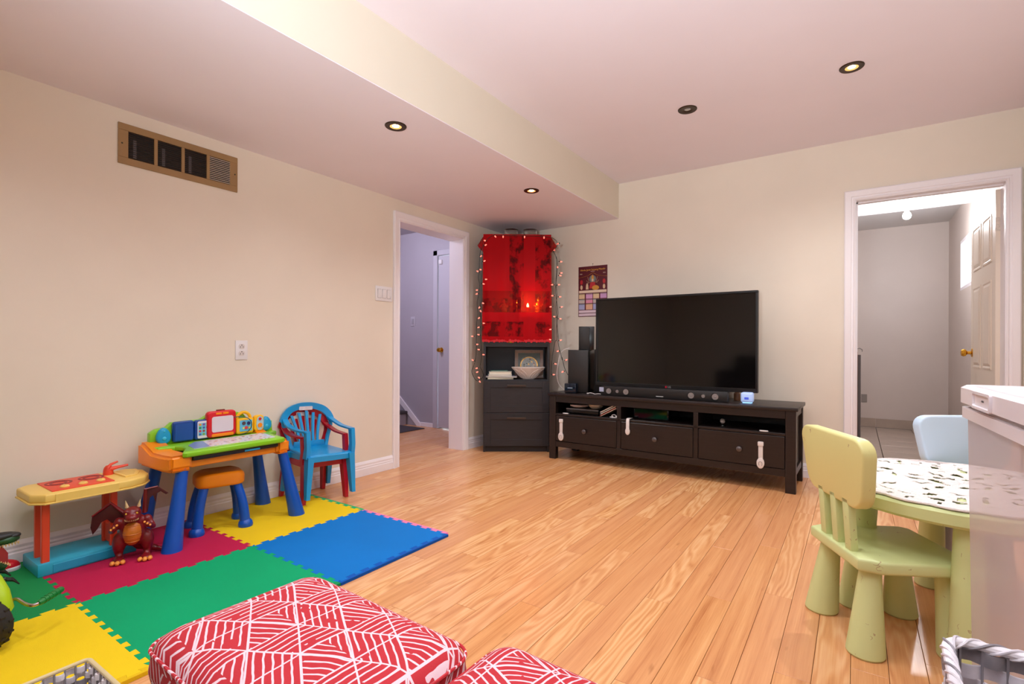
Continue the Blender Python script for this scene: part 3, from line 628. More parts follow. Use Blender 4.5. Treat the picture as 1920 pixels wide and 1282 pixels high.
BL = [z4(*q) for q in ((228, 425), (255, 478), (215, 562), (193, 582), (270, 660), (245, 705), (187, 768), (185, 805), (240, 898), (210, 940), (218, 975), (207, 1045), (247, 1100), (203, 1140), (203, 1215), (140, 1230), (265, 273), (267, 318))] + [z8(*q) for q in ((150, 165), (195, 270), (275, 370), (75, 483), (155, 640), (150, 722), (200, 835), (205, 903))]
fairy('string of red fairy lights looped down the left side of the corner cabinet', [L1], BL, 4.545)
R1 = [z4(950, 380), z4(975, 440), z4(980, 560), z4(975, 700), z4(985, 820), z4(975, 930), z4(985, 1040), z4(980, 1170), z4(985, 1270), z8(1720, 100), z8(1680, 290), z8(1652, 500), z8(1640, 770)]
R2_ = [z4(960, 400), z4(990, 480), z4(985, 600), z4(970, 760), z4(985, 900), z4(995, 1000), z4(985, 1100), z4(1000, 1265), z8(1775, 100), z8(1790, 200), z8(1820, 330), z8(1860, 480), z7(110, 640), z7(150, 800), z7(200, 905)]
BR = [z4(*q) for q in ((1022, 483), (990, 540), (1025, 597), (1015, 622), (940, 715), (1000, 715), (942, 824), (1012, 835), (925, 935), (1028, 937), (962, 1035), (1015, 1055), (922, 1162), (920, 1265), (1018, 1270), (995, 303), (957, 372))] + [z8(*q) for q in ((1775, 300), (1715, 553), (1680, 770), (1870, 712))] + [z7(*q) for q in ((170, 680), (125, 855))]
fairy('string of red fairy lights hanging down the right side of the corner cabinet', [R1, R2_], BR, 4.53)
T1 = [z4(245, 330), z4(262, 290), z4(330, 226), z4(445, 222), z4(560, 224), z4(660, 224), z4(760, 226), z4(855, 230), z4(945, 250), z4(990, 300), z4(955, 380)]
fairy('string of red fairy lights along the top edge of the corner cabinet', [T1], [z4(*q) for q in ((365, 228), (445, 230), (660, 232), (855, 238))], 4.50)

# ================================================================== TV BENCH
TX0, TX1, TY0, TH = -2.196, -0.322, 3.790, 0.567
TW = TX1 - TX0; TD = 0.455
M_bench = mat('black_brown_wood', (34, 25, 24), 0.36, var=0.25, vscale=10, stretch=(0.6, 10, 10), bump=0.08, bscale=40)
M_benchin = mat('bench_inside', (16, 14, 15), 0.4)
tb = thing('tv_bench', 'long black-brown wooden television bench with three drawers and open shelves', 'tv bench', ((TX0 + TX1) / 2, TY0, 0), R(-0.9))
h2 = TW / 2
b = NB(); bx(b, -h2 - 0.012, h2 + 0.012, -0.012, TD + 0.008, TH - 0.024, TH, 0.003); obj('top', b, M_bench, tb)
for x in (-h2, h2 - 0.062):
    for y in (0, TD - 0.05): b = NB(); bx(b, x, x + 0.062, y, y + 0.05, 0, TH - 0.024, 0.002, 1); obj('leg', b, M_bench, tb)
    b = NB(); xx = x + 0.010; bx(b, xx + 0.012, xx + 0.030, 0.05, TD - 0.05, 0.115, TH - 0.024); obj('side_panel', b, M_bench, tb, angle=None)
    b = NB(); bx(b, x + 0.006, x + 0.056, 0.05, TD - 0.05, 0.105, 0.150, 0.002, 1); bx(b, x + 0.006, x + 0.056, 0.05, TD - 0.05, TH - 0.075, TH - 0.024, 0.002, 1); obj('side_rail', b, M_bench, tb)
b = NB(); bx(b, -h2 + 0.062, h2 - 0.062, 0.004, 0.028, TH - 0.078, TH - 0.024, 0.002, 1); obj('top_rail', b, M_bench, tb)
b = NB(); bx(b, -h2 + 0.062, h2 - 0.062, 0.004, 0.028, 0.105, 0.155, 0.002, 1); obj('bottom_rail', b, M_bench, tb)
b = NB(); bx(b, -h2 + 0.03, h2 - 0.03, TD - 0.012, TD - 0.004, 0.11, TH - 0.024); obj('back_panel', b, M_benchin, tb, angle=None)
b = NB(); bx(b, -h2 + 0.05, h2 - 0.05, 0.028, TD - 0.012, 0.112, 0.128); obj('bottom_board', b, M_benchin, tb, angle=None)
b = NB(); bx(b, -h2 + 0.062, h2 - 0.062, 0.004, TD - 0.012, 0.374, 0.392, 0.002, 1); obj('shelf', b, M_bench, tb)
tcx = (TX0 + TX1) / 2
divs = [-1.557 - tcx, -0.962 - tcx]
for x in divs: b = NB(); bx(b, x - 0.017, x + 0.017, 0.004, TD - 0.012, 0.155, TH - 0.078, 0.002, 1); obj('divider', b, M_bench, tb)
edges = [(-h2 + 0.065, divs[0] - 0.020), (divs[0] + 0.020, divs[1] - 0.020), (divs[1] + 0.020, h2 - 0.065)]
M_knob = mat('grey_metal_knob', (96, 90, 90), 0.35, metal=0.5); M_latch = mat('white_child_latch', (228, 220, 216), 0.4); M_latchline = mat('latch_outline', (130, 122, 124), 0.5)
for k, (x0, x1) in enumerate(edges):
    b = NB(); bx(b, x0, x1, 0.001, 0.020, 0.158, 0.371, 0.003, 1); dr = obj('drawer', b, M_bench, tb)
    b = NB(); lathe(b, [(0, 0), (0.007, 0), (0.007, 0.012), (0.017, 0.017), (0.018, 0.024), (0.010, 0.030), (0, 0.031)], 20, ((x0 + x1) / 2, 0.002, 0.262), (R(90), 0, 0)); obj('knob', b, M_knob, dr)
    lx = (-2.077, -1.477, -0.531)[k] - tcx
    lz1, lz0 = ((0.345, 0.165), (0.398, 0.288), (0.322, 0.146))[k]
    b = NB()
    if k != 1:
        prism(b, rrect(0.028, lz1 - lz0 - 0.06, 0.004, cx=lx, cy=(lz1 + lz0 + 0.06) / 2), -0.006, 0.001, 'y', 0.001); prism(b, rrect(0.036, 0.030, 0.006, cx=lx, cy=lz1 - 0.012), -0.010, 0.001, 'y', 0.002)
        prism(b, [(lx + 0.024 * math.cos(a) * (1.0), lz0 + 0.034 + 0.036 * math.sin(a)) for a in [2 * math.pi * q / 24 for q in range(24)]], -0.012, 0.001, 'y', 0.002)
        la = obj('child_latch', b, M_latch, dr)
        b = NB(); tube(b, [(lx + 0.011 * math.cos(a), -0.0122, lz0 + 0.030 + 0.016 * math.sin(a)) for a in [math.pi * (-0.25 + 1.5 * q / 14) for q in range(15)]], 0.0014, 6); obj('latch_button', b, M_latchline, la)
    else:
        path = [(0.06, 0.397), (0.02, 0.3985), (-0.002, 0.398), (-0.010, 0.385), (-0.010, 0.34), (-0.010, 0.305)]
        rings = []
        for y, zz in path: rings.append([(lx - 0.013, y, zz), (lx + 0.013, y, zz), (lx + 0.013, y + (0.005 if zz < 0.396 else 0), zz + (0.004 if zz >= 0.396 else 0)), (lx - 0.013, y + (0.005 if zz < 0.396 else 0), zz + (0.004 if zz >= 0.396 else 0))])
        loft(b, rings); prism(b, [(lx + 0.019 * math.cos(a), 0.302 + 0.028 * math.sin(a)) for a in [2 * math.pi * q / 20 for q in range(20)]], -0.014, -0.006, 'y', 0.002)
        obj('child_latch', b, M_latch, dr)
for xx in (-2.045, -0.515):
    b = NB(); prism(b, [(xx - tcx + 0.028 * math.cos(a), 0.018 + 0.011 * math.sin(a)) for a in [2 * math.pi * q / 24 for q in range(24)]], 0.392, 0.400, 'z', 0.002); obj('latch_pad', b, M_latch, tb)

# things in the open shelves
SHZ = 0.3925
M_blackp = mat('glossy_black_plastic', (12, 12, 13), 0.25)
def tbp(x, y, z=SHZ): return (x, y, z)
sb = thing('set_top_box', 'flat black player box with silver front edge in the left shelf of the bench', 'player', (-1.905, 3.97, SHZ))
b = NB(); bx(b, -0.15, 0.15, -0.12, 0.13, 0.006, 0.05, 0.003); obj('case', b, M_blackp, sb)
b = NB(); bx(b, -0.15, 0.15, -0.122, -0.119, 0.038, 0.046); obj('front_strip', b, mat('silver_strip', (120, 124, 132), 0.3, metal=0.7), sb, angle=None)
b = NB()
for sx in (-0.13, 0.13):
    for sy in (-0.1, 0.11): lathe(b, [(0, 0), (0.012, 0), (0.012, 0.007), (0, 0.007)], 12, (sx, sy, 0))
obj('feet', b, M_blackp, sb)
for nm, lb, x, r_, h_, c in (('dish', 'shallow white dish on the black player box', -1.965, 0.085, 0.026, (220, 206, 206)), ('dish', 'ribbed cream dish beside the shallow white dish', -1.815, 0.062, 0.036, (222, 208, 190))):
    d = thing(nm, lb, 'dish', (x, 3.93, SHZ + 0.050), 0, 'dishes in the bench shelf')
    b = NB(); lathe(b, [(0, 0), (0.6 * r_, 0), (0.95 * r_, 0.5 * h_), (r_, h_), (0.95 * r_, h_), (0.85 * r_, 0.45 * h_), (0.55 * r_, 0.15 * h_), (0, 0.15 * h_)], 32); obj('bowl', b, mat(lb[:12], c, 0.4), d)
    b = NB()
    for q in (0.55, 0.75, 0.95): lathe(b, [(0.955 * r_, h_ * q - 0.002), (r_ * 1.015, h_ * q), (0.955 * r_, h_ * q + 0.002)], 32)
    obj('rim', b, mat(lb[:12], c, 0.4), d)
for k, (c, lb, zz) in enumerate((((140, 24, 30), 'red folder leaning in the left shelf of the bench', 0.0), ((150, 150, 154), 'grey magazine leaning on the red folder', 0.015), ((176, 176, 178), 'light grey magazine on top of the leaning magazines', 0.03))):
    e = thing('magazine', lb, 'magazine', (-1.660, 3.93, SHZ + 0.044 + zz), 0, 'magazines in the bench shelf')
    b = NB(); box(b, (0, 0, 0), (0.155, 0.22, 0.004), rot=(0, R(-28), 0)); obj('cover', b, mat('magazine_%d' % k, c, 0.4), e, angle=None)
    b = NB(); box(b, (0.0015, 0, -0.0035), (0.151, 0.216, 0.004), rot=(0, R(-28), 0)); obj('pages', b, mat('book_pages', (236, 228, 208), 0.8), e, angle=None)
e = thing('white_cable', 'coiled white cable lying on the left shelf of the bench', 'cable', (-1.615, 3.83, SHZ))
b = NB(); tube(b, spline([(0, 0, 0.004), (-0.02, 0.01, 0.012), (-0.005, 0.02, 0.022), (0.02, 0.015, 0.014), (0.03, 0.0, 0.006), (0.0, -0.012, 0.004), (-0.025, -0.008, 0.005)], 6), 0.004, 8); obj('cord', b, M_latch, e)
b = NB(); box(b, (0.028, 0.004, 0.008), (0.022, 0.014, 0.012), 0.003); obj('plug', b, M_latch, e)
e = thing('media_player', 'dark player box with glassy front in the middle shelf of the bench', 'player', (-1.33, 4.02, SHZ))
b = NB(); bx(b, -0.14, 0.14, -0.13, 0.12, 0.004, 0.085, 0.004); obj('case', b, mat('dark_bluish_plastic', (18, 22, 24), 0.15), e)
b = NB(); bx(b, -0.13, 0.13, -0.1315, -0.1295, 0.01, 0.078); obj('front_panel', b, mat('dark_glass_panel', (8, 12, 14), 0.05), e, angle=None)
b = NB(); bx(b, -0.10, 0.10, -0.10, 0.10, 0, 0.005); obj('feet', b, M_blackp, e, angle=None)
e = thing('webcam', 'small white ball-shaped webcam on the right shelf of the bench', 'webcam', (-0.80, 3.90, SHZ))
b = NB(); sph(b, (0, 0, 0.034), 0.018); obj('ball', b, mat('webcam_white', (190, 186, 184), 0.35), e)
b = NB(); lathe(b, [(0, 0), (0.02, 0), (0.018, 0.006), (0.006, 0.012), (0.006, 0.022), (0, 0.022)], 20); obj('foot', b, M_blackp, e)

# ================================================================== TELEVISION
tvx0, tvx1, tvz0, tvz1, tvy = -1.835, -0.578, 0.636, 1.372, 3.965
tv = thing('television', 'large flat black television standing on the bench', 'television', ((tvx0 + tvx1) / 2, tvy, TH))
w2 = (tvx1 - tvx0) / 2; z0, z1 = tvz0 - TH, tvz1 - TH
M_bezel = mat('tv_bezel', (18, 17, 19), 0.3); M_screen = mat('dark_screen', (10, 9, 9), 0.07, spec=0.55)
b = NB(); bx(b, -w2, w2, 0.012, 0.045, z0, z1, 0.004); obj('housing', b, M_bezel, tv)
b = NB()
for x0, x1, a0, a1 in ((-w2, w2, z1 - 0.016, z1), (-w2, w2, z0, z0 + 0.030), (-w2, -w2 + 0.016, z0 + 0.030, z1 - 0.016), (w2 - 0.016, w2, z0 + 0.030, z1 - 0.016)): bx(b, x0, x1, -0.004, 0.014, a0, a1, 0.002, 1)
bz = obj('bezel', b, M_bezel, tv)
b = NB(); bx(b, -w2 + 0.014, w2 - 0.014, 0.004, 0.012, z0 + 0.028, z1 - 0.014); obj('screen', b, M_screen, tv, angle=None)
b = NB(); lathe(b, [(0, 0), (0.008, 0), (0.008, 0.0012), (0, 0.0012)], 20, (-0.026, -0.004, z0 + 0.014), (R(90), 0, 0)); obj('logo_disc', b, mat('logo_red', (190, 20, 50), 0.4), bz)
text('logo_text', 'LG', 0.020, mat('logo_silver', (200, 200, 204), 0.3, metal=0.4), bz, (0.0, -0.0042, z0 + 0.014), (R(90), 0, 0))
b = NB(); bx(b, -0.05, 0.05, 0.025, 0.04, 0.012, z0 + 0.05); obj('neck', b, M_bezel, tv, angle=None)
b = NB(); prism(b, rrect(0.62, 0.18, 0.05, cy=0.055), 0, 0.012, 'z', 0.004); obj('base', b, M_bezel, tv)

# soundbar
sbr = thing('soundbar', 'long black soundbar with round silver drivers in front of the television', 'soundbar', (-1.245, 3.845, TH))
b = NB(); bx(b, -0.49, 0.49, 0, 0.07, 0, 0.076, 0.006); obj('case', b, mat('soundbar_black', (26, 24, 24), 0.4), sbr)
M_cone = mat('speaker_cone', (150, 142, 140), 0.35, metal=0.3)
for x, r_ in ((-0.418, 0.024), (-0.345, 0.014), (-0.272, 0.024), (0.235, 0.024), (0.322, 0.014), (0.405, 0.024)):
    b = NB(); lathe(b, [(r_ * 1.22, 0), (r_ * 1.22, 0.003), (r_ * 1.0, 0.004), (r_ * 0.9, 0.001), (r_ * 0.9, 0)], 24, (x, 0.0005, 0.038), (R(90), 0, 0)); dv = obj('driver', b, M_bezel, sbr)
    b = NB(); lathe(b, [(r_ * 0.92, 0.003), (r_ * 0.45, 0.0008), (r_ * 0.32, 0.0012), (r_ * 0.2, 0.005), (0, 0.006)], 24, (x, 0.0005, 0.038), (R(90), 0, 0)); obj('cone', b, M_cone, dv)
b = NB(); bx(b, -0.028, 0.028, -0.001, 0.001, 0.014, 0.020); obj('badge', b, mat('badge_silver', (190, 188, 188), 0.3), sbr, angle=None)
b = NB(); bx(b, -0.50, -0.462, -0.003, 0.0, 0.030, 0.066); obj('paper_sticker', b, mat('pale_blue_sticker', (176, 182, 206), 0.6), sbr, angle=None)

# speakers at the left end of the bench
M_spk = mat('black_speaker', (32, 28, 27), 0.5, bump=0.15, bscale=120)
def speaker(name, label, loc, w, d, h, rz=0.0):
    s = thing(name, label, 'speaker', loc, rz)
    b = NB(); bx(b, -w / 2, w / 2, 0.006, d, 0, h, 0.003); obj('cabinet', b, M_blackp, s)
    b = NB(); bx(b, -w / 2 + 0.003, w / 2 - 0.003, -0.004, 0.008, 0.004, h - 0.004, 0.005); obj('front_grille', b, M_spk, s)
    return s
speaker('subwoofer', 'tall black subwoofer box at the left end of the bench', (-1.985, 3.93, TH), 0.18, 0.28, 0.37, R(14))
speaker('black_box_speaker', 'narrow black speaker standing between the subwoofer and the television', (-1.84, 4.05, TH), 0.10, 0.16, 0.375, 0)
s = thing('satellite_speaker', 'small black speaker with sloped top standing on the subwoofer', 'speaker', (-1.952, 4.02, TH + 0.37), R(20))
b = NB(); prism(b, [(-0.065, 0.0), (0.065, 0.0), (0.065, 0.205), (-0.065, 0.205)], 0, 0.10, 'y', 0.004)
for v in b.verts:
    if v.co.z > 0.15: v.co.z += 0.10 * (v.co.y) * 0.30
obj('cabinet', b, M_blackp, s)
b = NB(); bx(b, -0.060, 0.030, -0.004, 0.004, 0.004, 0.198, 0.004); obj('front_grille', b, M_spk, s)
rt_ = thing('router', 'small dark blue glossy box in front of the subwoofer', 'router', (-2.01, 3.845, TH), R(10))
b = NB(); bx(b, -0.052, 0.052, -0.02, 0.05, 0.004, 0.085, 0.008); obj('case', b, mat('dark_blue_gloss', (12, 26, 42), 0.12), rt_)
b = NB(); bx(b, -0.022, 0.022, -0.0215, -0.0195, 0.044, 0.050); obj('badge', b, mat('pale_badge', (150, 170, 190), 0.4), rt_, angle=None)
b = NB(); bx(b, -0.045, 0.045, -0.015, 0.045, 0, 0.005); obj('feet', b, M_blackp, rt_, angle=None)
cbw = thing('white_cable', 'thin white cable arching beside the subwoofer against the wall', 'cable', (-2.10, 4.10, TH))
O = Vector((-2.10, 4.10, TH)); pts = [ondep(*z7(*q), 4.62) - O for q in ((215, 505), (140, 525), (85, 590), (55, 720), (35, 880), (48, 1000), (100, 1090), (170, 1125))]
b = NB(); tube(b, spline(pts, 8), 0.0032, 8); obj('cord', b, M_latch, cbw)
b = NB(); sph(b, pts[0], (0.006, 0.006, 0.005), 10); obj('plug', b, M_latch, cbw)
cb2 = thing('loose_cable', 'tangled white cable on the bench behind the soundbar end', 'cable', (-1.79, 3.87, TH))
b = NB(); tube(b, spline([(-0.07, 0, 0.006), (-0.04, -0.01, 0.012), (-0.02, 0.01, 0.004), (0.0, -0.01, 0.004), (0.03, 0.0, 0.008), (0.06, -0.004, 0.004)], 6), 0.003, 8); obj('cord', b, M_latch, cb2)
b = NB(); box(b, (-0.072, 0, 0.006), (0.016, 0.01, 0.009), 0.002); obj('plug', b, M_latch, cb2)

# small things at the right end of the bench top
bs = thing('cube_clock', 'small glowing pale blue cube clock on the bench right of the television', 'clock', (-0.640, 3.93, TH))
b = NB(); bx(b, -0.040, 0.040, -0.035, 0.035, 0.004, 0.075, 0.014, 4); obj('body', b, mat('frosted_blue_plastic', (176, 196, 235), 0.3, emit=(0.45, 0.60, 1.0), es=0.25), bs)
b = NB(); bx(b, -0.014, 0.014, -0.0365, -0.034, 0.026, 0.042); obj('display', b, mat('clock_display', (30, 40, 120), 0.2, emit=(0.1, 0.15, 0.8), es=0.5), bs, angle=None)
b = NB(); prism(b, rrect(0.06, 0.05, 0.012), 0, 0.005); obj('light_base', b, mat('blue_glow_base', (120, 170, 255), 0.3, emit=(0.2, 0.5, 1.0), es=2.0), bs)
bt = thing('bottle', 'small blue-capped bottle lying half hidden behind the television corner', 'bottle', (-0.735, 4.08, TH))
b = NB(); lathe(b, [(0, 0), (0.022, 0), (0.024, 0.006), (0.024, 0.05), (0.012, 0.066), (0, 0.066)], 20); obj('body', b, mat('amber_plastic', (150, 104, 70), 0.3), bt)
b = NB(); lathe(b, [(0, 0.062), (0.013, 0.062), (0.013, 0.082), (0, 0.082)], 20); obj('cap', b, mat('blue_cap', (40, 120, 180), 0.4), bt)

# ================================================================== WALL CALENDAR
ca = thing('wall_calendar', 'maroon wall calendar with a golden deity picture above coloured date boxes', 'calendar', (-2.039, BY, 1.25))
M_mar = mat('maroon_print', (92, 16, 34), 0.45); M_yel = mat('calendar_yellow', (240, 178, 60), 0.5); M_cream = mat('calendar_cream', (238, 214, 190), 0.6)
b = NB(); bx(b, -0.147, 0.147, -0.003, -0.0005, 0, 0.472); obj('sheet', b, M_mar, ca, angle=None)
text('title', 'Hindu Jyoti Satsang Mandir', 0.0235, M_yel, ca, (0, -0.0032, 0.438), (R(90), 0, 0))
text('subtitle', '2021', 0.014, M_cream, ca, (0.118, -0.0032, 0.402), (R(90), 0, 0)); text('subtitle', '2021', 0.014, M_cream, ca, (-0.118, -0.0032, 0.402), (R(90), 0, 0))
b = NB(); bx(b, -0.02, 0.02, -0.0036, -0.003, 0.421, 0.424); obj('title_rule', b, M_cream, ca, angle=None)
pts = [(-0.147, 0, 0.368), (-0.09, 0, 0.376), (-0.045, 0, 0.386), (0, 0, 0.408), (0.045, 0, 0.386), (0.09, 0, 0.376), (0.147, 0, 0.368)]
b = NB(); tube(b, [(x, -0.0035, z) for x, y, z in spline(pts, 4)], 0.0026, 6, 0.4); obj('arch_line', b, M_yel, ca)
def flat(name, pts, m, d=0.0038): b = NB(); prism(b, pts, -d, -0.003, 'y'); return obj(name, b, m, ca, angle=None)
ell = lambda cx, cz, rx, rz, n=18: [(cx + rx * math.cos(2 * math.pi * k / n), cz + rz * math.sin(2 * math.pi * k / n)) for k in range(n)]
M_gpr = mat('print_gold', (214, 150, 60), 0.5); M_rpr = mat('print_red', (190, 40, 50), 0.5); M_gry = mat('print_grey', (120, 130, 130), 0.5); M_skin = mat('print_pale', (228, 196, 160), 0.5)
flat('halo', ell(0.0, 0.352, 0.034, 0.034), M_gry); flat('crown', [(-0.014, 0.352), (0.014, 0.352), (0.008, 0.382), (0, 0.392), (-0.008, 0.382)], M_gpr, 0.0042)
flat('face', ell(0, 0.340, 0.011, 0.014), M_skin, 0.0044); flat('dress', [(-0.022, 0.322), (0.022, 0.322), (0.034, 0.262), (-0.034, 0.262)], M_rpr, 0.0042)
for s in (-1, 1):
    for k, (ex, ez) in enumerate(((0.050, 0.372), (0.062, 0.338), (0.052, 0.306))):
        b = NB(); tube(b, [(s * 0.016, -0.0042, 0.320), (s * ex * 0.7, -0.0042, 0.316), (s * ex, -0.0042, ez)], 0.0030, 6, 0.35); obj('arm', b, M_skin, ca)
    flat('lamp_motif', ell(s * 0.115, 0.325, 0.014, 0.022), M_rpr); flat('lamp_motif', ell(s * 0.115, 0.276, 0.012, 0.022), M_skin)
flat('animal', ell(0.030, 0.268, 0.036, 0.022), M_gpr, 0.0045); flat('attendant', [(-0.070, 0.255), (-0.042, 0.255), (-0.046, 0.30), (-0.056, 0.318), (-0.066, 0.30)], M_skin, 0.0043)
flat('strip', [(-0.14, 0.222), (0.14, 0.222), (0.14, 0.246), (-0.14, 0.246)], M_cream)
cols = [(-0.141, -0.081), (-0.068, 0.000), (0.006, 0.066), (0.078, 0.141)]
pal = [[(232, 200, 160), (206, 190, 182), (176, 176, 216)], [(222, 164, 206), (232, 150, 178), (234, 180, 150)], [(232, 200, 160), (206, 190, 182), (176, 176, 216)], [(214, 160, 206), (232, 150, 178), (234, 180, 150)]]
lines = [(70, 110, 50), (60, 130, 140)]
for i, (x0, x1) in enumerate(cols):
    for k, (a0, a1) in enumerate(((0.168, 0.214), (0.126, 0.162), (0.066, 0.120))):
        flat('month_box', [(x0, a0), (x1, a0), (x1, a1), (x0, a1)], mat('month_%s' % str(pal[i][k]), pal[i][k], 0.6))
        b = NB(); bx(b, x0, x1, -0.0042, -0.003, a1 - 0.006, a1 - 0.003); obj('month_rule', b, mat('rule_%d' % (k % 2), lines[k % 2], 0.6), ca, angle=None)
for a0, a1 in ((0.036, 0.060), (0.006, 0.030)): flat('strip', [(-0.141, a0), (0.141, a0), (0.141, a1), (-0.141, a1)], mat('calendar_pink_white', (232, 208, 218), 0.6))
b = NB(); lathe(b, [(0, 0), (0.004, 0), (0.002, 0.006), (0, 0.007)], 10, (0, 0, 0.492), (R(90), 0, 0)); tube(b, [(0, -0.003, 0.492), (0, -0.003, 0.470)], 0.0008, 5); obj('nail', b, M_dark, ca)
# ================================================================== FOAM PUZZLE MATS
MT = 0.012
def foam(name, c): return mat('foam_' + name, c, 0.75, bump=0.25, bscale=420, var=0.05, vscale=3, spec=0.22)
F_blue, F_yel, F_red, F_green, F_dgreen = foam('blue', (0, 116, 198)), foam('yellow', (238, 200, 24)), foam('magenta', (190, 28, 74)), foam('green', (0, 164, 106)), foam('dark_green', (22, 140, 74))
F_pink, F_lgreen, F_yel2 = foam('pink', (250, 130, 170)), foam('edge_green', (40, 178, 112)), foam('yellow_near', (242, 206, 26))
XS = [-2.995, -2.352, -1.712]; YS = [-0.01, 0.633, 1.283, 1.925]
NT_ = 9
def edge_line(fixed, s, e, horiz, amp=0.0085):
    """toothed seam running along one grid line; horiz: line runs along x"""
    P = []; L = (e - s) / NT_; P.append((s, 0))
    for k in range(NT_):
        a = s + k * L
        P += [(a + 0.20 * L, -amp), (a + 0.14 * L, amp), (a + 0.66 * L, amp), (a + 0.60 * L, -amp)] if True else []
    P.append((e, 0))
    return [(q, fixed + d) if horiz else (fixed + d, q) for q, d in P]
HL = {(i, j): edge_line(YS[j], XS[i], XS[i + 1], True) for i in range(2) for j in range(4)}
VL = {(i, j): edge_line(XS[i], YS[j], YS[j + 1], False) for i in range(3) for j in range(3)}
def shrink(pts, g=0.0005):
    n = len(pts); out = []
    for i in range(n):
        p0, p1, p2 = Vector(pts[i - 1]), Vector(pts[i]), Vector(pts[(i + 1) % n])
        a = (p1 - p0).normalized(); c = (p2 - p1).normalized(); nn = Vector((-(a.y + c.y), a.x + c.x))
        out.append(tuple(p1 + nn.normalized() * g) if nn.length > 1e-6 else tuple(p1))
    return out
def tile(i, j, m, label):
    bot = HL[(i, j)]; rgt = VL[(i + 1, j)]; top = HL[(i, j + 1)]; lft = VL[(i, j)]
    if i == 0: lft = [(XS[0], YS[j]), (XS[0], YS[j + 1])]
    if j == 0: bot = [(XS[i], YS[0]), (XS[i + 1], YS[0])]
    poly = bot[:-1] + rgt[:-1] + top[::-1][:-1] + lft[::-1][:-1]
    cx, cy = (XS[i] + XS[i + 1]) / 2, (YS[j] + YS[j + 1]) / 2
    b = NB(); prism(b, [(x - cx, y - cy) for x, y in shrink(poly)], 0.0004, MT, 'z')
    o = obj('foam_tile', b, m, angle=20, loc=(cx, cy, 0)); tag(o, label, 'foam mat', 'foam puzzle mats on the floor')
tile(1, 2, F_blue, 'blue foam puzzle tile at the outer far corner of the play mat')
tile(0, 2, F_yel, 'yellow foam puzzle tile under the activity desk by the wall')
tile(0, 1, F_red, 'magenta foam puzzle tile under the dragon')
tile(1, 1, F_green, 'bright green foam puzzle tile beside the red cushion')
tile(0, 0, F_dgreen, 'dark green foam puzzle tile under the dinosaur at the left edge')
tile(1, 0, F_yel2, 'yellow foam puzzle tile in the near left corner')
def strip(line, out, horiz, m, label):
    a, e = line[0], line[-1]; pts = list(line)
    pts = pts + ([(e[0], e[1] + out), (a[0], a[1] + out)] if horiz else [(e[0] + out, e[1]), (a[0] + out, a[1])])
    if not horiz: pts = pts[::-1]
    b = NB(); cx, cy = (a[0] + e[0]) / 2, (a[1] + e[1]) / 2
    if horiz: pts = pts
    area = sum(pts[k][0] * pts[(k + 1) % len(pts)][1] - pts[(k + 1) % len(pts)][0] * pts[k][1] for k in range(len(pts)))
    if area < 0: pts = pts[::-1]
    prism(b, [(x - cx, y - cy) for x, y in shrink(pts)], 0.0004, MT, 'z'); tag(obj('foam_edge_strip', b, m, angle=20, loc=(cx, cy, 0)), label, 'foam edging', 'foam edging strips of the play mat')
strip(HL[(0, 3)], 0.022, True, F_lgreen, 'green foam edging strip along the yellow tile near the stacked chairs')
strip(HL[(1, 3)], 0.020, True, F_pink, 'pink foam edging strip along the far side of the blue tile')
strip(VL[(2, 2)], 0.020, False, foam('blue_edge', (6, 84, 176)), 'blue foam edging strip along the blue tile beside the wooden floor')
strip(VL[(2, 1)], 0.018, False, foam('green_edge', (12, 146, 86)), 'green foam edging strip along the green tile beside the red cushion')
strip(VL[(2, 0)], 0.020, False, foam('yellow_edge', (232, 190, 22)), 'yellow foam edging strip along the near yellow tile')

# ================================================================== ACTIVITY DESK
W90 = R(90)
P_or, P_gr, P_bl, P_cy = mat('orange_toy_plastic', (250, 142, 18), 0.35), mat('lime_toy_plastic', (136, 204, 30), 0.28), mat('blue_toy_plastic', (6, 82, 184), 0.3), mat('cyan_toy_plastic', (20, 160, 214), 0.3)
P_red, P_yel, P_dbl, P_wh = mat('red_toy_plastic', (214, 22, 40), 0.3), mat('amber_toy_plastic', (252, 190, 24), 0.32), mat('navy_toy_plastic', (8, 66, 146), 0.3), mat('white_toy_plastic', (232, 224, 230), 0.35)
dk = thing('activity_desk', 'colourful toddler activity desk with orange frame, lime top and blue legs', 'toy desk', (-2.79, 1.36, MT), W90)
def leg(name, m, parent, top, bot, r0, r1, bulge=0.0, foot=None):
    pts = [Vector(top).lerp(Vector(bot), k / 10) for k in range(11)]; d = Vector((bot[0] - top[0], bot[1] - top[1], 0))
    if d.length > 1e-5: pts = [p + d.normalized() * (bulge * math.sin(math.pi * k / 10)) for k, p in enumerate(pts)]
    rs = [r0 + (r1 - r0) * (k / 10) ** 1.6 for k in range(11)]
    rings = [[(p.x + r * math.cos(2 * math.pi * q / 20), p.y + r * math.sin(2 * math.pi * q / 20), p.z) for q in range(20)] for p, r in zip(pts, rs)]
    b = NB(); loft(b, rings); return obj(name, b, m, parent)
for tx, ty, bx_, by_ in ((-0.255, -0.150, -0.318, -0.195), (0.245, -0.150, 0.312, -0.190), (-0.255, 0.115, -0.318, 0.155), (0.245, 0.115, 0.312, 0.155)):
    leg('leg', P_bl, dk, (tx, ty, 0.372), (bx_, by_, 0.0), 0.026, 0.043)
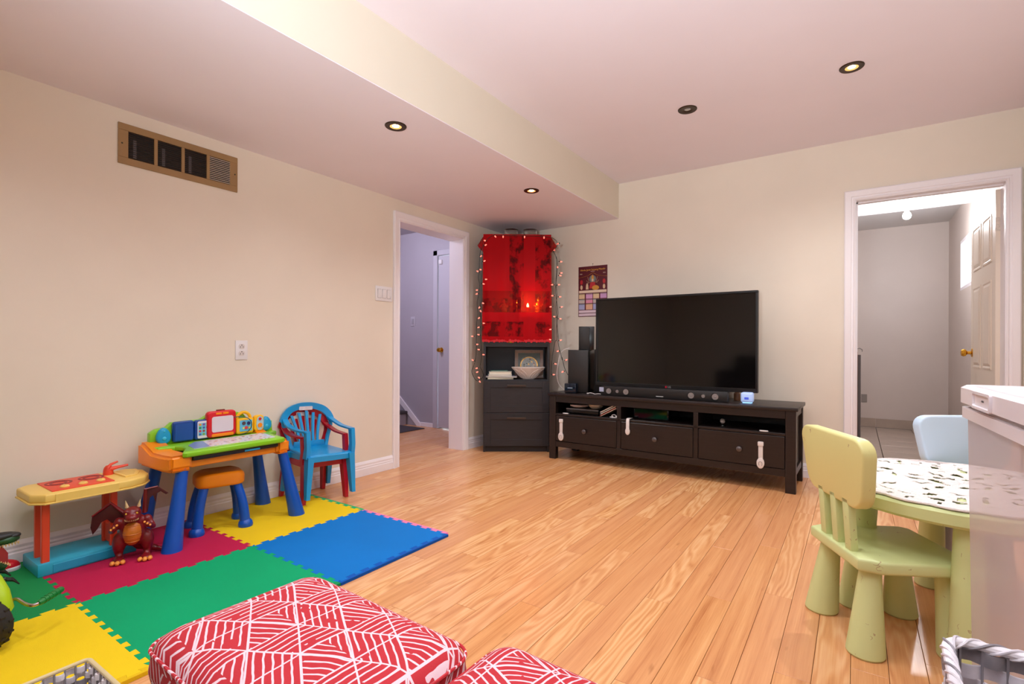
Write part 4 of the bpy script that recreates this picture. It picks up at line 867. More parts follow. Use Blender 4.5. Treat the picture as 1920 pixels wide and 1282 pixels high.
# orange frame: two end blocks with a bar between, drooping apron at the left
for s in (-1, 1):
    x0, x1 = (-0.335, -0.225) if s < 0 else (0.200, 0.285)
    b = NB(); secs = []
    for y in (-0.185, -0.175, -0.10, 0.0, 0.10, 0.150):
        zt = 0.428 + (0.035 if y > 0.05 else 0) ; zb = 0.350 + (0.012 if y in (-0.185,) else 0)
        xa = x0 + (0.012 if s < 0 and y < -0.1 else 0); xb = x1 - (0.012 if s > 0 and y < -0.1 else 0)
        secs.append([(xa, y, zb), (xb, y, zb), (xb, y, zt), (xa, y, zt)])
    loft(b, secs); bmesh.ops.bevel(b, geom=[e for e in b.edges if e.is_manifold and e.calc_face_angle(0) > 0.6], offset=0.014, segments=3, affect='EDGES')
    obj('end_block', b, P_or, dk)
b = NB(); bx(b, -0.23, 0.21, -0.165, -0.140, 0.360, 0.394, 0.006); obj('front_rail', b, P_or, dk)
b = NB(); bx(b, -0.23, 0.21, 0.090, 0.130, 0.352, 0.415, 0.006); obj('rear_rail', b, P_or, dk)
b = NB(); bx(b, -0.225, 0.205, -0.185, 0.10, 0.394, 0.416, 0.006); obj('under_tray', b, mat('black_tray_plastic', (22, 20, 22), 0.4), dk)
b = NB(); bx(b, 0.02, 0.10, -0.189, -0.183, 0.398, 0.407, 0.001, 1); obj('pull_tab', b, P_cy, dk)
top_poly = [(-0.258, -0.200), (0.215, -0.205), (0.238, -0.190), (0.242, -0.15), (0.262, 0.0), (0.335, 0.055), (0.340, 0.145), (-0.300, 0.145), (-0.310, 0.05), (-0.292, 0.02), (-0.225, 0.01), (-0.205, -0.03), (-0.215, -0.08), (-0.262, -0.165), (-0.272, -0.188)]
b = NB(); prism(b, top_poly, 0.416, 0.444, 'z', 0.009, seg=3); obj('desk_top', b, P_gr, dk)
M_pg = mat('activity_page', (226, 224, 232), 0.25); t = NT(M_pg)          # printed picture sheet
vr = t.n.new('ShaderNodeTexVoronoi'); vr.inputs['Scale'].default_value = 52; t.l.new(t.coord(), vr.inputs['Vector'])
h, s_, v_ = 0, 0, 0; sep = t.n.new('ShaderNodeSeparateColor'); t.l.new(vr.outputs['Color'], sep.inputs[0])
c1_ = t.ramp(sep.outputs[0], [(0.0, srgb(226, 224, 234)), (0.34, srgb(236, 236, 240)), (0.46, srgb(230, 150, 60)), (0.58, srgb(150, 60, 60)), (0.70, srgb(236, 210, 90)), (0.80, srgb(70, 120, 190)), (0.90, srgb(232, 222, 214))])
t.l.new(t.mix(t.m('LESS_THAN', vr.outputs['Distance'], 0.42), srgb(222, 220, 232), c1_), t.p.inputs['Base Color'])
b = NB(); prism(b, [(-0.205, -0.150), (0.205, -0.160), (0.235, 0.030), (-0.120, 0.040), (-0.185, -0.04)], 0.4435, 0.4455, 'z'); obj('activity_page', b, M_pg, dk, angle=None)
b = NB(); prism(b, [(-0.205, -0.150), (-0.13, -0.152), (-0.085, 0.036), (-0.120, 0.040), (-0.185, -0.04)], 0.4452, 0.4460, 'z'); obj('page_corner', b, mat('page_blue_corner', (130, 150, 200), 0.3), dk, angle=None)
BZ = 0.444
# lime back rail that carries the units, leaning back a little
YB = 0.095
b = NB(); prism(b, [(-0.300, BZ - 0.01), (0.338, BZ - 0.01), (0.335, BZ + 0.055), (0.20, BZ + 0.07), (0.16, BZ + 0.118), (0.125, BZ + 0.128), (-0.02, BZ + 0.128), (-0.06, BZ + 0.105), (-0.20, BZ + 0.104), (-0.225, BZ + 0.082), (-0.27, BZ + 0.078), (-0.298, BZ + 0.06)], YB + 0.006, YB + 0.045, 'y', 0.006); obj('back_board', b, P_gr, dk)
def unit(name, w, h, r, x, z, y, d, m, bev=0.006): b = NB(); prism(b, rrect(w, h, r, cx=x, cy=z), y - d, y, 'y', bev, seg=3); return obj(name, b, m, dk)
def sub(name, pts, y, d, m, par, bev=0.0): b = NB(); prism(b, pts, y - d, y, 'y', bev); return obj(name, b, m, par)
for x in (-0.245, 0.288):          # egg-shaped speakers
    b = NB(); n = 28; pts = [(x + 0.032 * math.cos(a) * (1 - 0.22 * math.sin(a)), BZ + 0.044 + 0.042 * math.sin(a)) for a in [2 * math.pi * k / n for k in range(n)]]
    prism(b, pts, YB - 0.020, YB + 0.008, 'y', 0.010, seg=3); sp_ = obj('speaker_pod', b, P_cy, dk)
    b = NB(); sph(b, (x, YB - 0.020, BZ + 0.032), (0.010, 0.004, 0.010), 12); sph(b, (x, YB - 0.019, BZ + 0.068), (0.006, 0.003, 0.006), 10); obj('speaker_dot', b, mat('cyan_light', (60, 190, 230), 0.2), sp_)
bk_ = unit('toy_book', 0.098, 0.104, 0.012, -0.158, BZ + 0.058, YB, 0.024, P_dbl)
sub('book_cover', rrect(0.082, 0.086, 0.008, cx=-0.158, cy=BZ + 0.056), YB - 0.024, 0.002, mat('navy_cover', (10, 78, 160), 0.35), bk_)
ph = unit('toy_phone', 0.082, 0.104, 0.012, -0.066, BZ + 0.056, YB - 0.004, 0.022, P_dbl)
sub('phone_face', rrect(0.060, 0.090, 0.008, cx=-0.064, cy=BZ + 0.056), YB - 0.026, 0.002, P_wh, ph)
sub('phone_screen', rrect(0.052, 0.066, 0.003, cx=-0.064, cy=BZ + 0.058), YB - 0.028, 0.0008, mat('phone_screen_blue', (120, 196, 214), 0.3), ph)
pc = [(236, 150, 40), (130, 70, 160), (240, 190, 50), (40, 150, 80), (60, 90, 170), (190, 40, 60), (200, 40, 70), (150, 70, 60), (240, 190, 50), (60, 110, 180), (120, 170, 60), (70, 130, 190)]
for k in range(12):
    cx, cz = -0.082 + (k % 3) * 0.018, BZ + 0.083 - (k // 3) * 0.017
    sub('app_button', rrect(0.0115, 0.011, 0.003, n=2, cx=cx, cy=cz), YB - 0.0288, 0.001, mat('app_%d' % k, pc[k], 0.3), ph)
rb = unit('drawing_board', 0.152, 0.142, 0.020, 0.026, BZ + 0.076, YB - 0.004, 0.034, P_red, 0.009)
sub('drawing_screen', rrect(0.112, 0.084, 0.012, cx=0.028, cy=BZ + 0.076), YB - 0.038, 0.002, mat('drawing_screen_grey', (222, 212, 220), 0.35), rb)
sub('board_slider', rrect(0.115, 0.016, 0.006, cx=0.028, cy=BZ + 0.018), YB - 0.038, 0.004, P_or, rb, 0.001)
for x in (0.008, 0.044): sub('board_tab', rrect(0.030, 0.010, 0.003, cx=x, cy=BZ + 0.134), YB - 0.038, 0.002, P_or, rb)
b = NB(); bx(b, 0.004, 0.048, YB - 0.024, YB - 0.012, BZ + 0.146, BZ + 0.153, 0.002, 1); obj('board_clip', b, mat('dark_red_clip', (130, 30, 30), 0.4), rb)
b = NB(); tube(b, [(0.155 + 0.040 * math.cos(a), YB - 0.010, BZ + 0.080 + 0.044 * math.sin(a)) for a in [math.pi * k / 14 for k in range(15)]], 0.0085, 10); yu = obj('music_unit_handle', b, P_yel, dk)
yb = unit('music_unit', 0.098, 0.088, 0.014, 0.155, BZ + 0.048, YB - 0.006, 0.026, P_yel, 0.007)
sub('music_face', rrect(0.070, 0.062, 0.004, cx=0.158, cy=BZ + 0.050), YB - 0.032, 0.002, mat('music_face_blue', (96, 190, 226), 0.3), yb)
for x, z, r_, c in ((0.145, 0.064, 0.010, (90, 70, 80)), (0.172, 0.062, 0.010, (40, 50, 110)), (0.158, 0.038, 0.009, (220, 60, 70)), (0.143, 0.037, 0.006, (236, 230, 120)), (0.176, 0.036, 0.006, (240, 210, 80))):
    sub('music_button', [(x + r_ * math.cos(2 * math.pi * q / 14), BZ + z + r_ * math.sin(2 * math.pi * q / 14)) for q in range(14)], YB - 0.034, 0.003, mat('music_%d_%d' % (c[0], c[2]), c, 0.3), yb)
b = NB(); tube(b, spline([(0.085, YB - 0.040, BZ + 0.105), (0.12, YB - 0.052, BZ + 0.106), (0.165, YB - 0.052, BZ + 0.088), (0.182, YB - 0.05, BZ + 0.05), (0.16, YB - 0.046, BZ + 0.015), (0.12, YB - 0.046, BZ + 0.006)], 6), 0.0022, 6); obj('pen_cord', b, mat('teal_cord', (20, 70, 80), 0.4), dk)
rm = unit('toy_remote', 0.058, 0.092, 0.018, 0.238, BZ + 0.054, YB - 0.002, 0.024, P_yel, 0.006)
sub('remote_face', [(0.242 + 0.021 * math.cos(a) * (1 + 0.12 * math.sin(a) ** 2), BZ + 0.053 + 0.040 * math.sin(a)) for a in [2 * math.pi * q / 22 for q in range(22)]], YB - 0.026, 0.002, mat('remote_face_pale', (172, 206, 220), 0.3), rm)
for z, r_, m_ in ((0.078, 0.008, P_red), (0.042, 0.013, P_or)): sub('remote_button', [(0.242 + r_ * math.cos(2 * math.pi * q / 16), BZ + z + r_ * math.sin(2 * math.pi * q / 16)) for q in range(16)], YB - 0.028, 0.003, m_, rm)

# stool
sl = thing('toy_stool', 'small toddler stool with orange seat and four blue legs under the activity desk', 'stool', (-2.755, 1.325, MT), R(90 - 16))
b = NB(); prism(b, rrect(0.225, 0.180, 0.050), 0.222, 0.282, 'z', 0.016, seg=3)
for v in b.verts:
    if v.co.z > 0.27: v.co.z += 0.016 * (1 - (v.co.x / 0.115) ** 2)
obj('seat', b, P_or, sl)
for sx in (-1, 1):
    for sy in (-1, 1):
        leg('leg', P_bl, sl, (sx * 0.072, sy * 0.052, 0.232), (sx * 0.108, sy * 0.080, 0.012), 0.022, 0.026, 0.010)
        b = NB(); lathe(b, [(0, 0), (0.034, 0), (0.036, 0.010), (0.032, 0.026), (0.022, 0.036), (0, 0.038)], 22, (sx * 0.110, sy * 0.082, 0)); obj('foot', b, P_bl, sl)

# ================================================================== STACKED CHILD CHAIRS
def kid_chair(label, loc, rz, m, sticker):
    c = thing('child_chair', label, 'chair', loc, rz, 'stacked plastic child chairs')
    secs = []
    b = NB(); prism(b, [(-0.138, -0.135), (0.138, -0.135), (0.118, 0.120), (-0.118, 0.120)], 0.230, 0.255, 'z', 0.010, seg=3)
    for v in b.verts: v.co.z -= 0.012 * (1 - (v.co.x / 0.14) ** 2) * (1 if v.co.y < 0.1 else 0) - (0.01 if v.co.y > 0.09 else 0)
    obj('seat', b, m, c)
    b = NB(); bx(b, -0.134, 0.134, -0.137, -0.131, 0.210, 0.245, 0.002, 1)
    for s in (-1, 1): prism(b, [(-0.131, 0.212), (0.118, 0.215), (0.118, 0.248), (-0.131, 0.245)], s * 0.131, s * 0.125, 'x')
    obj('seat_skirt', b, m, c)
    for sx in (-1, 1):
        for sy in (-1, 1):
            tx, ty = sx * 0.127, (-0.125 if sy < 0 else 0.110); ex, ey = sx * 0.142, (-0.146 if sy < 0 else 0.136)
            b = NB(); rings = []
            for z, w in ((0.245, 0.030), (0.12, 0.024), (0.004, 0.018), (0.0, 0.019)):
                u = 1 - z / 0.245; x, y = tx + (ex - tx) * u, ty + (ey - ty) * u
                rings.append([(x + a * w * 0.6, y + b_ * w * 0.8, z) for a, b_ in ((-1, -1), (1, -1), (1, 1), (-1, 1))])
            loft(b, rings); obj('leg', b, m, c)
    arch = [(-0.105, 0.118, 0.255), (-0.122, 0.130, 0.32), (-0.146, 0.142, 0.395), (-0.140, 0.154, 0.445), (-0.105, 0.166, 0.490), (-0.05, 0.174, 0.512), (0, 0.176, 0.517), (0.05, 0.174, 0.512), (0.105, 0.166, 0.490), (0.140, 0.154, 0.445), (0.146, 0.142, 0.395), (0.122, 0.130, 0.32), (0.105, 0.118, 0.255)]
    b = NB(); P = spline(arch, 5); rings = []
    for i, p in enumerate(P):
        d = (P[min(i + 1, len(P) - 1)] - P[max(i - 1, 0)]).normalized(); n = d.cross(Vector((0, 1, 0.1))).normalized(); w = 0.027 if 12 < i < len(P) - 13 else 0.013
        o_ = Vector((0, 0.007, 0)); rings.append([p + n * w - o_, p - n * w * 0.5 - o_, p - n * w * 0.5 + o_, p + n * w + o_])
    loft(b, rings); obj('back_frame', b, m, c, angle=50)
    for k in range(-2, 3):
        b = NB(); x0, x1 = k * 0.027, k * 0.046; rings = []
        for q in range(7):
            v = q / 6; x = x0 + (x1 - x0) * v ** 1.4; y = 0.122 + 0.050 * v; z = 0.285 + (0.205 - abs(k) * 0.014) * v; w = 0.0075 + 0.001 * v
            rings.append([(x - w, y - 0.004, z), (x + w, y - 0.004, z), (x + w, y + 0.004, z), (x - w, y + 0.004, z)])
        loft(b, rings); obj('back_slat', b, m, c)
    b = NB(); prism(b, [(-0.105, 0.252), (0.105, 0.252), (0.095, 0.300), (-0.095, 0.300)], 0.115, 0.126, 'y', 0.003); obj('lower_back', b, m, c)
    for s in (-1, 1):
        arm = spline([(s * 0.140, -0.120, 0.392), (s * 0.150, -0.06, 0.392), (s * 0.152, 0.02, 0.398), (s * 0.152, 0.09, 0.415), (s * 0.142, 0.145, 0.440)], 6); rings = []
        for p in arm: rings.append([p + Vector((-0.016, 0, -0.005)), p + Vector((0.016, 0, -0.005)), p + Vector((0.016, 0, 0.006)), p + Vector((-0.016, 0, 0.006))])
        b = NB(); loft(b, rings); obj('armrest', b, m, c, angle=50)
        b = NB(); rings = []
        for z, y, w in ((0.235, -0.118, 0.020), (0.30, -0.126, 0.016), (0.394, -0.112, 0.017)): rings.append([(s * 0.140 + a * 0.012, y + b_ * w, z) for a, b_ in ((-1, -1), (1, -1), (1, 1), (-1, 1))])
        loft(b, rings); obj('arm_post', b, m, c, angle=50)
    if sticker:
        b = NB(); prism(b, rrect(0.085, 0.024, 0.004, cx=-0.005, cy=0.506), 0.1665, 0.168, 'y'); obj('sticker', b, mat('worn_white_sticker', (226, 214, 214), 0.5, var=0.2, vscale=40), c)
    return c
CRZ = R(90 - 6)
P_cblue, P_cred = mat('sky_blue_chair_plastic', (22, 152, 214), 0.28), mat('crimson_chair_plastic', (186, 14, 34), 0.3)
kid_chair('red plastic child chair at the bottom of the stack beside the activity desk', (-2.845, 1.942, 0.0065), CRZ, P_cred, True).rotation_euler = (0, R(2.3), CRZ)
kc = kid_chair('blue plastic child chair stacked on top of the red one', (-2.810, 1.950, 0.044), CRZ, P_cblue, True); kc.scale = (1.07, 1.07, 1.0); kc.rotation_euler = (0, R(2.3), CRZ)

# ================================================================== TOY KITCHEN
kt = thing('toy_kitchen', 'yellow toy kitchen counter on red legs with a blue base by the wall', 'toy kitchen', (-2.83, 0.775, MT), W90)
K_y, K_r, K_c = mat('butter_toy_plastic', (244, 206, 108), 0.4), mat('coral_toy_plastic', (232, 74, 44), 0.4), mat('turquoise_toy_plastic', (44, 172, 204), 0.4)
b = NB(); bx(b, -0.165, 0.175, -0.105, 0.110, 0, 0.052, 0.005); obj('base', b, K_c, kt)
b = NB(); bx(b, -0.118, 0.105, -0.1075, -0.1045, 0.006, 0.040, 0.001, 1); obj('base_panel', b, mat('turquoise_panel', (30, 158, 196), 0.4), kt)
for x0 in (-0.150, 0.080):
    for y0 in (-0.092, 0.000): b = NB(); bx(b, x0, x0 + 0.026, y0, y0 + 0.020, 0.048, 0.305, 0.003, 1); obj('leg', b, K_r, kt)
b = NB(); bx(b, 0.088, 0.098, -0.075, 0.005, 0.055, 0.140, 0.003, 1); obj('oven_panel', b, K_r, kt)
cp = [(-0.188, -0.095), (-0.150, -0.142), (0.140, -0.142), (0.200, -0.118), (0.238, -0.06), (0.252, 0.04), (0.210, 0.122), (-0.150, 0.122), (-0.190, 0.085)]
b = NB(); prism(b, cp, 0.305, 0.340, 'z', 0.008, seg=3); ct = obj('counter', b, K_y, kt)
b = NB(); prism(b, [(x * 1.02, y * 1.03) for x, y in cp], 0.299, 0.306, 'z', 0.002); obj('counter_lip', b, K_y, ct)
b = NB(); bx(b, -0.120, 0.095, -0.1455, -0.1410, 0.302, 0.336, 0.001, 1); obj('front_fascia', b, K_y, ct)
b = NB(); prism(b, [(-0.122, -0.108), (0.090, -0.108), (0.090, 0.100), (-0.122, 0.100)], 0.339, 0.344, 'z', 0.001); hb = obj('hob', b, K_r, kt)
M_burn = mat('burner_print', (150, 34, 40), 0.4)
for x in (-0.068, 0.045):
    for r_ in (0.026, 0.042):
        b = NB(); lathe(b, [(r_ - 0.004, 0), (r_ + 0.004, 0), (r_ + 0.004, 0.0016), (r_ - 0.004, 0.0016), (r_ - 0.004, 0)], 28, (x, 0.030, 0.3438)); obj('burner_ring', b, M_burn, hb)
for x in (-0.072, -0.010, 0.052):
    b = NB(); lathe(b, [(0, 0), (0.016, 0), (0.016, 0.004), (0.012, 0.008), (0, 0.008)], 20, (x, -0.068, 0.344)); bx(b, x - 0.002, x + 0.002, -0.080, -0.056, 0.350, 0.354); obj('knob', b, K_y, hb)
b = NB(); prism(b, [(0.140, -0.075), (0.190, -0.065), (0.222, 0.00), (0.228, 0.055), (0.195, 0.085), (0.135, 0.075)], 0.339, 0.346, 'z', 0.002); obj('sink_rim', b, K_y, kt)
b = NB(); prism(b, [(0.152, -0.055), (0.183, -0.048), (0.206, 0.00), (0.210, 0.045), (0.188, 0.066), (0.148, 0.058)], 0.3455, 0.3468, 'z'); obj('sink_basin', b, mat('butter_toy_basin_shade', (226, 190, 100), 0.5), kt)  # basin is flat; its darker yellow stands in for shade in the hollow
b = NB(); lathe(b, [(0, 0), (0.020, 0), (0.019, 0.022), (0.015, 0.034), (0.008, 0.042), (0, 0.043)], 18, (0.116, 0.055, 0.340)); tube(b, [(0.120, 0.045, 0.366), (0.150, 0.035, 0.372), (0.185, 0.028, 0.376)], [0.010, 0.007, 0.005], 8); tube(b, [(0.112, 0.045, 0.372), (0.124, 0.045, 0.388), (0.150, 0.045, 0.396)], [0.010, 0.006, 0.004], 8); obj('tap', b, K_r, kt)

# ================================================================== DRAGON
def remeshed(name, bm, m, parent, vox, it=6):
    o = obj(name, bm, m, parent)
    r = o.modifiers.new('remesh', 'REMESH'); r.mode = 'VOXEL'; r.voxel_size = vox; r.use_smooth_shade = True
    s = o.modifiers.new('smooth', 'SMOOTH'); s.iterations = it; s.factor = 0.5
    return o
dg = thing('toy_dragon', 'red toy dragon with orange belly and dark wings standing in front of the toy kitchen', 'toy dragon', (-2.635, 0.905, MT), R(64))
D_r = mat('dragon_red', (120, 20, 26), 0.28, var=0.25, vscale=18); D_o = mat('dragon_belly', (206, 116, 34), 0.4, var=0.15, vscale=30); D_w = mat('dragon_wing', (74, 12, 22), 0.5); D_h = mat('dragon_horn', (222, 190, 140), 0.4); D_c = mat('dragon_claw', (244, 160, 70), 0.35)
b = NB(); sph(b, (0, 0.005, 0.120), (0.050, 0.046, 0.062)); sph(b, (0, 0.006, 0.165), (0.044, 0.036, 0.038)); sph(b, (0, -0.018, 0.208), (0.033, 0.036, 0.030)); sph(b, (0, -0.045, 0.196), (0.025, 0.026, 0.017)); sph(b, (0, -0.036, 0.184), (0.026, 0.028, 0.010))
for s in (-1, 1):
    sph(b, (s * 0.050, 0.008, 0.078), (0.026, 0.032, 0.046)); tube(b, [(s * 0.054, 0.008, 0.06), (s * 0.050, 0.004, 0.03), (s * 0.048, -0.012, 0.012)], [0.022, 0.015, 0.013], 12); sph(b, (s * 0.048, -0.024, 0.012), (0.022, 0.030, 0.012))
    sph(b, (s * 0.050, 0.004, 0.168), (0.020, 0.020, 0.022)); tube(b, [(s * 0.052, 0.004, 0.165), (s * 0.074, -0.016, 0.138), (s * 0.062, -0.050, 0.158)], [0.017, 0.013, 0.011], 12); sph(b, (s * 0.060, -0.056, 0.162), (0.013, 0.012, 0.015)); sph(b, (s * 0.020, -0.038, 0.222), (0.010, 0.012, 0.007))
tube(b, [(0, 0.03, 0.09), (0.02, 0.052, 0.045), (0.075, 0.056, 0.018), (0.12, 0.035, 0.012)], [0.035, 0.024, 0.013, 0.004], 12)
remeshed('body', b, D_r, dg, 0.0042)
b = NB(); sph(b, (0, -0.006, 0.122), (0.038, 0.046, 0.056), 24)
for k in range(5): lathe(b, [(0.040 - 0.004 * abs(k - 2), -0.002), (0.0415 - 0.004 * abs(k - 2), 0), (0.040 - 0.004 * abs(k - 2), 0.002)], 24, (0, -0.008, 0.088 + k * 0.017), sc=(0.92, 1.12, 1))
obj('belly', b, D_o, dg)
b = NB()
for k in range(12): lathe(b, [(0.0026, 0), (0, -0.007)], 6, (0.024 * math.sin((k - 5.5) / 5.5 * 1.5), -0.044 - 0.022 * math.cos((k - 5.5) / 5.5 * 1.5), 0.190))
obj('teeth', b, D_h, dg)
for s in (-1, 1):
    b = NB(); lathe(b, [(0, -0.004), (0.0075, 0), (0.004, 0.016), (0, 0.036)], 10, (s * 0.021, -0.006, 0.232), (R(8), R(s * 10), 0)); obj('horn', b, D_h, dg)
    b = NB(); sph(b, (s * 0.019, -0.046, 0.214), 0.0042, 10); obj('eye', b, mat('dragon_eye', (240, 190, 60), 0.2), dg)
    for k in (-1, 0, 1):
        b = NB(); sph(b, (s * 0.048 + k * 0.018, -0.054 + abs(k) * 0.007, 0.010), (0.0095, 0.014, 0.0095), 12); obj('claw', b, D_c, dg)
        b = NB(); sph(b, (s * 0.058 + k * 0.010, -0.068 + abs(k) * 0.002, 0.168 - k * s * 0.008), (0.0048, 0.008, 0.0048), 10); obj('finger_claw', b, D_c, dg)
def wing(pts, y, slant):
    b = NB(); prism(b, pts, -0.003, 0.003, 'y', 0.001)
    for v in b.verts: v.co.y += y + slant * abs(v.co.x)
    w = obj('wing', b, D_w, dg); bb_ = NB(); e = [Vector((x, y - 0.004 + slant * abs(x), z)) for x, z in pts[:3]]; tube(bb_, e, [0.009, 0.007, 0.004], 8); obj('wing_bone', bb_, D_r, w)
wing([(-0.035, 0.196), (-0.085, 0.248), (-0.150, 0.198), (-0.156, 0.150), (-0.148, 0.118), (-0.132, 0.140), (-0.118, 0.168), (-0.098, 0.178), (-0.080, 0.158), (-0.060, 0.165), (-0.035, 0.160)], 0.040, 0.06)
wing([(0.036, 0.190), (0.040, 0.295), (0.085, 0.300), (0.125, 0.262), (0.115, 0.258), (0.096, 0.276), (0.082, 0.268), (0.078, 0.226), (0.068, 0.262), (0.056, 0.252), (0.048, 0.19)], 0.036, 0.10)

# ================================================================== DINOSAUR at the left edge
tr_ = thing('toy_dinosaur', 'green toy tyrannosaur with open toothy jaws at the left edge of the play mat', 'toy dinosaur', (-2.50, 0.357, MT), R(90))
T_g = mat('dino_green', (26, 74, 40), 0.35, var=0.5, vscale=26, bump=0.5, bscale=130); T_b = mat('dino_black', (26, 26, 26), 0.45); T_m = mat('dino_mouth', (150, 34, 44), 0.35); T_t = mat('dino_teeth', (226, 190, 130), 0.4)
b = NB(); sph(b, (-0.03, 0, 0.15), (0.075, 0.050, 0.060)); tube(b, [(0.0, 0, 0.165), (0.035, 0, 0.205), (0.055, 0, 0.235)], [0.044, 0.036, 0.032], 14)
sph(b, (0.070, 0, 0.252), (0.040, 0.030, 0.028)); sph(b, (0.115, 0, 0.248), (0.042, 0.024, 0.018)); sph(b, (0.135, 0, 0.254), (0.020, 0.020, 0.012))
tube(b, [(0.055, 0, 0.215), (0.085, 0, 0.178), (0.118, 0, 0.150)], [0.028, 0.020, 0.014], 14)
tube(b, [(-0.07, 0, 0.15), (-0.16, 0, 0.13), (-0.26, 0, 0.11)], [0.045, 0.026, 0.006], 14)
for s in (-1, 1):
    sph(b, (-0.03, s * 0.045, 0.115), (0.038, 0.022, 0.052)); tube(b, [(-0.03, s * 0.050, 0.09), (-0.045, s * 0.052, 0.045), (-0.025, s * 0.052, 0.012)], [0.024, 0.015, 0.014], 12); sph(b, (-0.008, s * 0.052, 0.011), (0.034, 0.018, 0.011))
remeshed('body', b, T_g, tr_, 0.0045)
b = NB(); sph(b, (0.090, 0, 0.262), (0.060, 0.024, 0.016)); sph(b, (0.136, 0, 0.258), (0.022, 0.019, 0.011)); obj('head_ridge', b, T_b, tr_)
b = NB(); loft(b, [[(0.075, s1 * 0.020, 0.226 + dz) for s1, dz in ((-1, -0.02), (1, -0.02), (1, 0.01), (-1, 0.01))], [(0.108, s1 * 0.017, 0.198 + dz) for s1, dz in ((-1, -0.024), (1, -0.024), (1, 0.03), (-1, 0.03))], [(0.122, s1 * 0.010, 0.182 + dz) for s1, dz in ((-1, -0.02), (1, -0.02), (1, 0.02), (-1, 0.02))]]); obj('mouth', b, T_m, tr_)
b = NB()
for k in range(9):
    for s in (-1, 1):
        u = k / 8; lathe(b, [(0.0032, 0), (0, -0.011)], 6, (0.082 + 0.066 * u, s * (0.024 - 0.012 * u), 0.236)); lathe(b, [(0.003, 0), (0, 0.010)], 6, (0.080 + 0.046 * u, s * (0.021 - 0.010 * u), 0.196 - 0.040 * u))
obj('teeth', b, T_t, tr_)
for s in (-1, 1):
    b = NB(); sph(b, (0.086, s * 0.026, 0.264), 0.0055, 10); obj('eye', b, mat('dino_eye', (190, 130, 100), 0.15), tr_)
    b = NB(); tube(b, [(0.03, s * 0.042, 0.145), (0.075, s * 0.060, 0.118), (0.105, s * 0.056, 0.128), (0.132, s * 0.054, 0.112)], [0.014, 0.010, 0.008, 0.004], 10)
    for k in (-1, 1): tube(b, [(0.105, s * 0.056, 0.126), (0.125, s * (0.056 + k * 0.008), 0.120), (0.140, s * (0.056 + k * 0.010), 0.100)], [0.006, 0.005, 0.002], 8)
    obj('arm', b, T_b, tr_)

# rounded toy behind the dinosaur
tc_ = thing('toy_car', 'rounded red, yellow and white toy behind the dinosaur by the baseboard', 'toy', (-2.93, 0.545, MT), R(75))
b = NB(); prism(b, rrect(0.115, 0.06, 0.028), 0, 0.016, 'z', 0.004); obj('base', b, P_wh, tc_)
b = NB(); sph(b, (0, 0, 0.016), (0.056, 0.029, 0.032), 24); obj('shell', b, P_red, tc_)
b = NB(); sph(b, (-0.012, -0.004, 0.026), (0.026, 0.029, 0.025), 20); obj('stripe', b, P_yel, tc_)

# ================================================================== RIDE-ON TOY at the left edge
ro = thing('toy_tricycle', 'lime green toy trike with black tyre and green handle grip at the left edge', 'toy tricycle', (-2.25, 0.352, MT + 0.002), 0)
L_g = mat('lime_trike_plastic', (176, 208, 24), 0.3); L_t = mat('black_rubber_tyre', (34, 28, 24), 0.7, bump=0.6, bscale=60); L_s = mat('brushed_steel', (196, 188, 188), 0.25, metal=1.0); L_gg = mat('green_grip', (14, 120, 50), 0.4)
wrot = (R(90), 0, R(34)); wc = (0.045, 0.02, 0.074)
b = NB(); lathe(b, [(0.044, -0.022), (0.066, -0.026), (0.074, -0.016), (0.0745, 0.016), (0.066, 0.026), (0.044, 0.022), (0.044, -0.022)], 40, wc, wrot); wh_ = obj('tyre', b, L_t, ro)
b = NB()
for k in range(28):
    a = 2 * math.pi * k / 28; M_ = Matrix.Translation(wc) @ rotm(wrot); p = M_ @ Vector((0.0745 * math.cos(a), 0.0745 * math.sin(a), 0.010 * (-1) ** k)); box(b, p, (0.006, 0.006, 0.014), rot=(R(90), a * 0, R(34)))
obj('tread', b, L_t, wh_)
b = NB(); lathe(b, [(0, -0.024), (0.040, -0.024), (0.045, -0.020), (0.045, 0.020), (0.040, 0.024), (0, 0.024)], 30, wc, wrot); hubo = obj('hub', b, mat('hub_dark_green', (46, 60, 36), 0.4), wh_)
b = NB()
for k in range(5):
    a = 2 * math.pi * k / 5; M_ = Matrix.Translation(wc) @ rotm(wrot)
    sph(b, M_ @ Vector((0.022 * math.cos(a), 0.022 * math.sin(a), 0.024)), (0.009, 0.004, 0.009), 10)
obj('hub_emblem', b, mat('hub_lime', (120, 190, 60), 0.4), wh_)
b = NB(); secs = []
for z, x0, x1, y0, y1 in ((0.085, -0.10, 0.060, -0.05, 0.075), (0.11, -0.12, 0.066, -0.06, 0.088), (0.16, -0.13, 0.045, -0.06, 0.082), (0.20, -0.12, 0.02, -0.05, 0.068), (0.22, -0.10, -0.01, -0.03, 0.045)):
    secs.append([(x, y, z) for x, y in rrect(x1 - x0, y1 - y0, 0.028, 4, (x0 + x1) / 2, (y0 + y1) / 2)])
loft(b, secs); obj('body', b, L_g, ro, angle=50)
gp = [onz(17, 1128, 0.122) , onz(31, 1124, 0.128), onz(45, 1132, 0.122), onz(60, 1136, 0.118), onz(73, 1132, 0.120)]; ge = [onz(72, 1132, 0.120), onz(116, 1105, 0.124)]
O = Vector((-2.25, 0.352, MT)); L = lambda p: p - O
b = NB(); tube(b, spline([(0.0, 0.05, 0.12)] + [L(p) for p in gp], 6), 0.0052, 10); obj('handle_bar', b, L_s, ro)
b = NB(); a, e = L(ge[0]), L(ge[1]); tube(b, [a, a.lerp(e, 0.06), a.lerp(e, 0.94), e], [0.007, 0.0095, 0.0105, 0.009], 14)
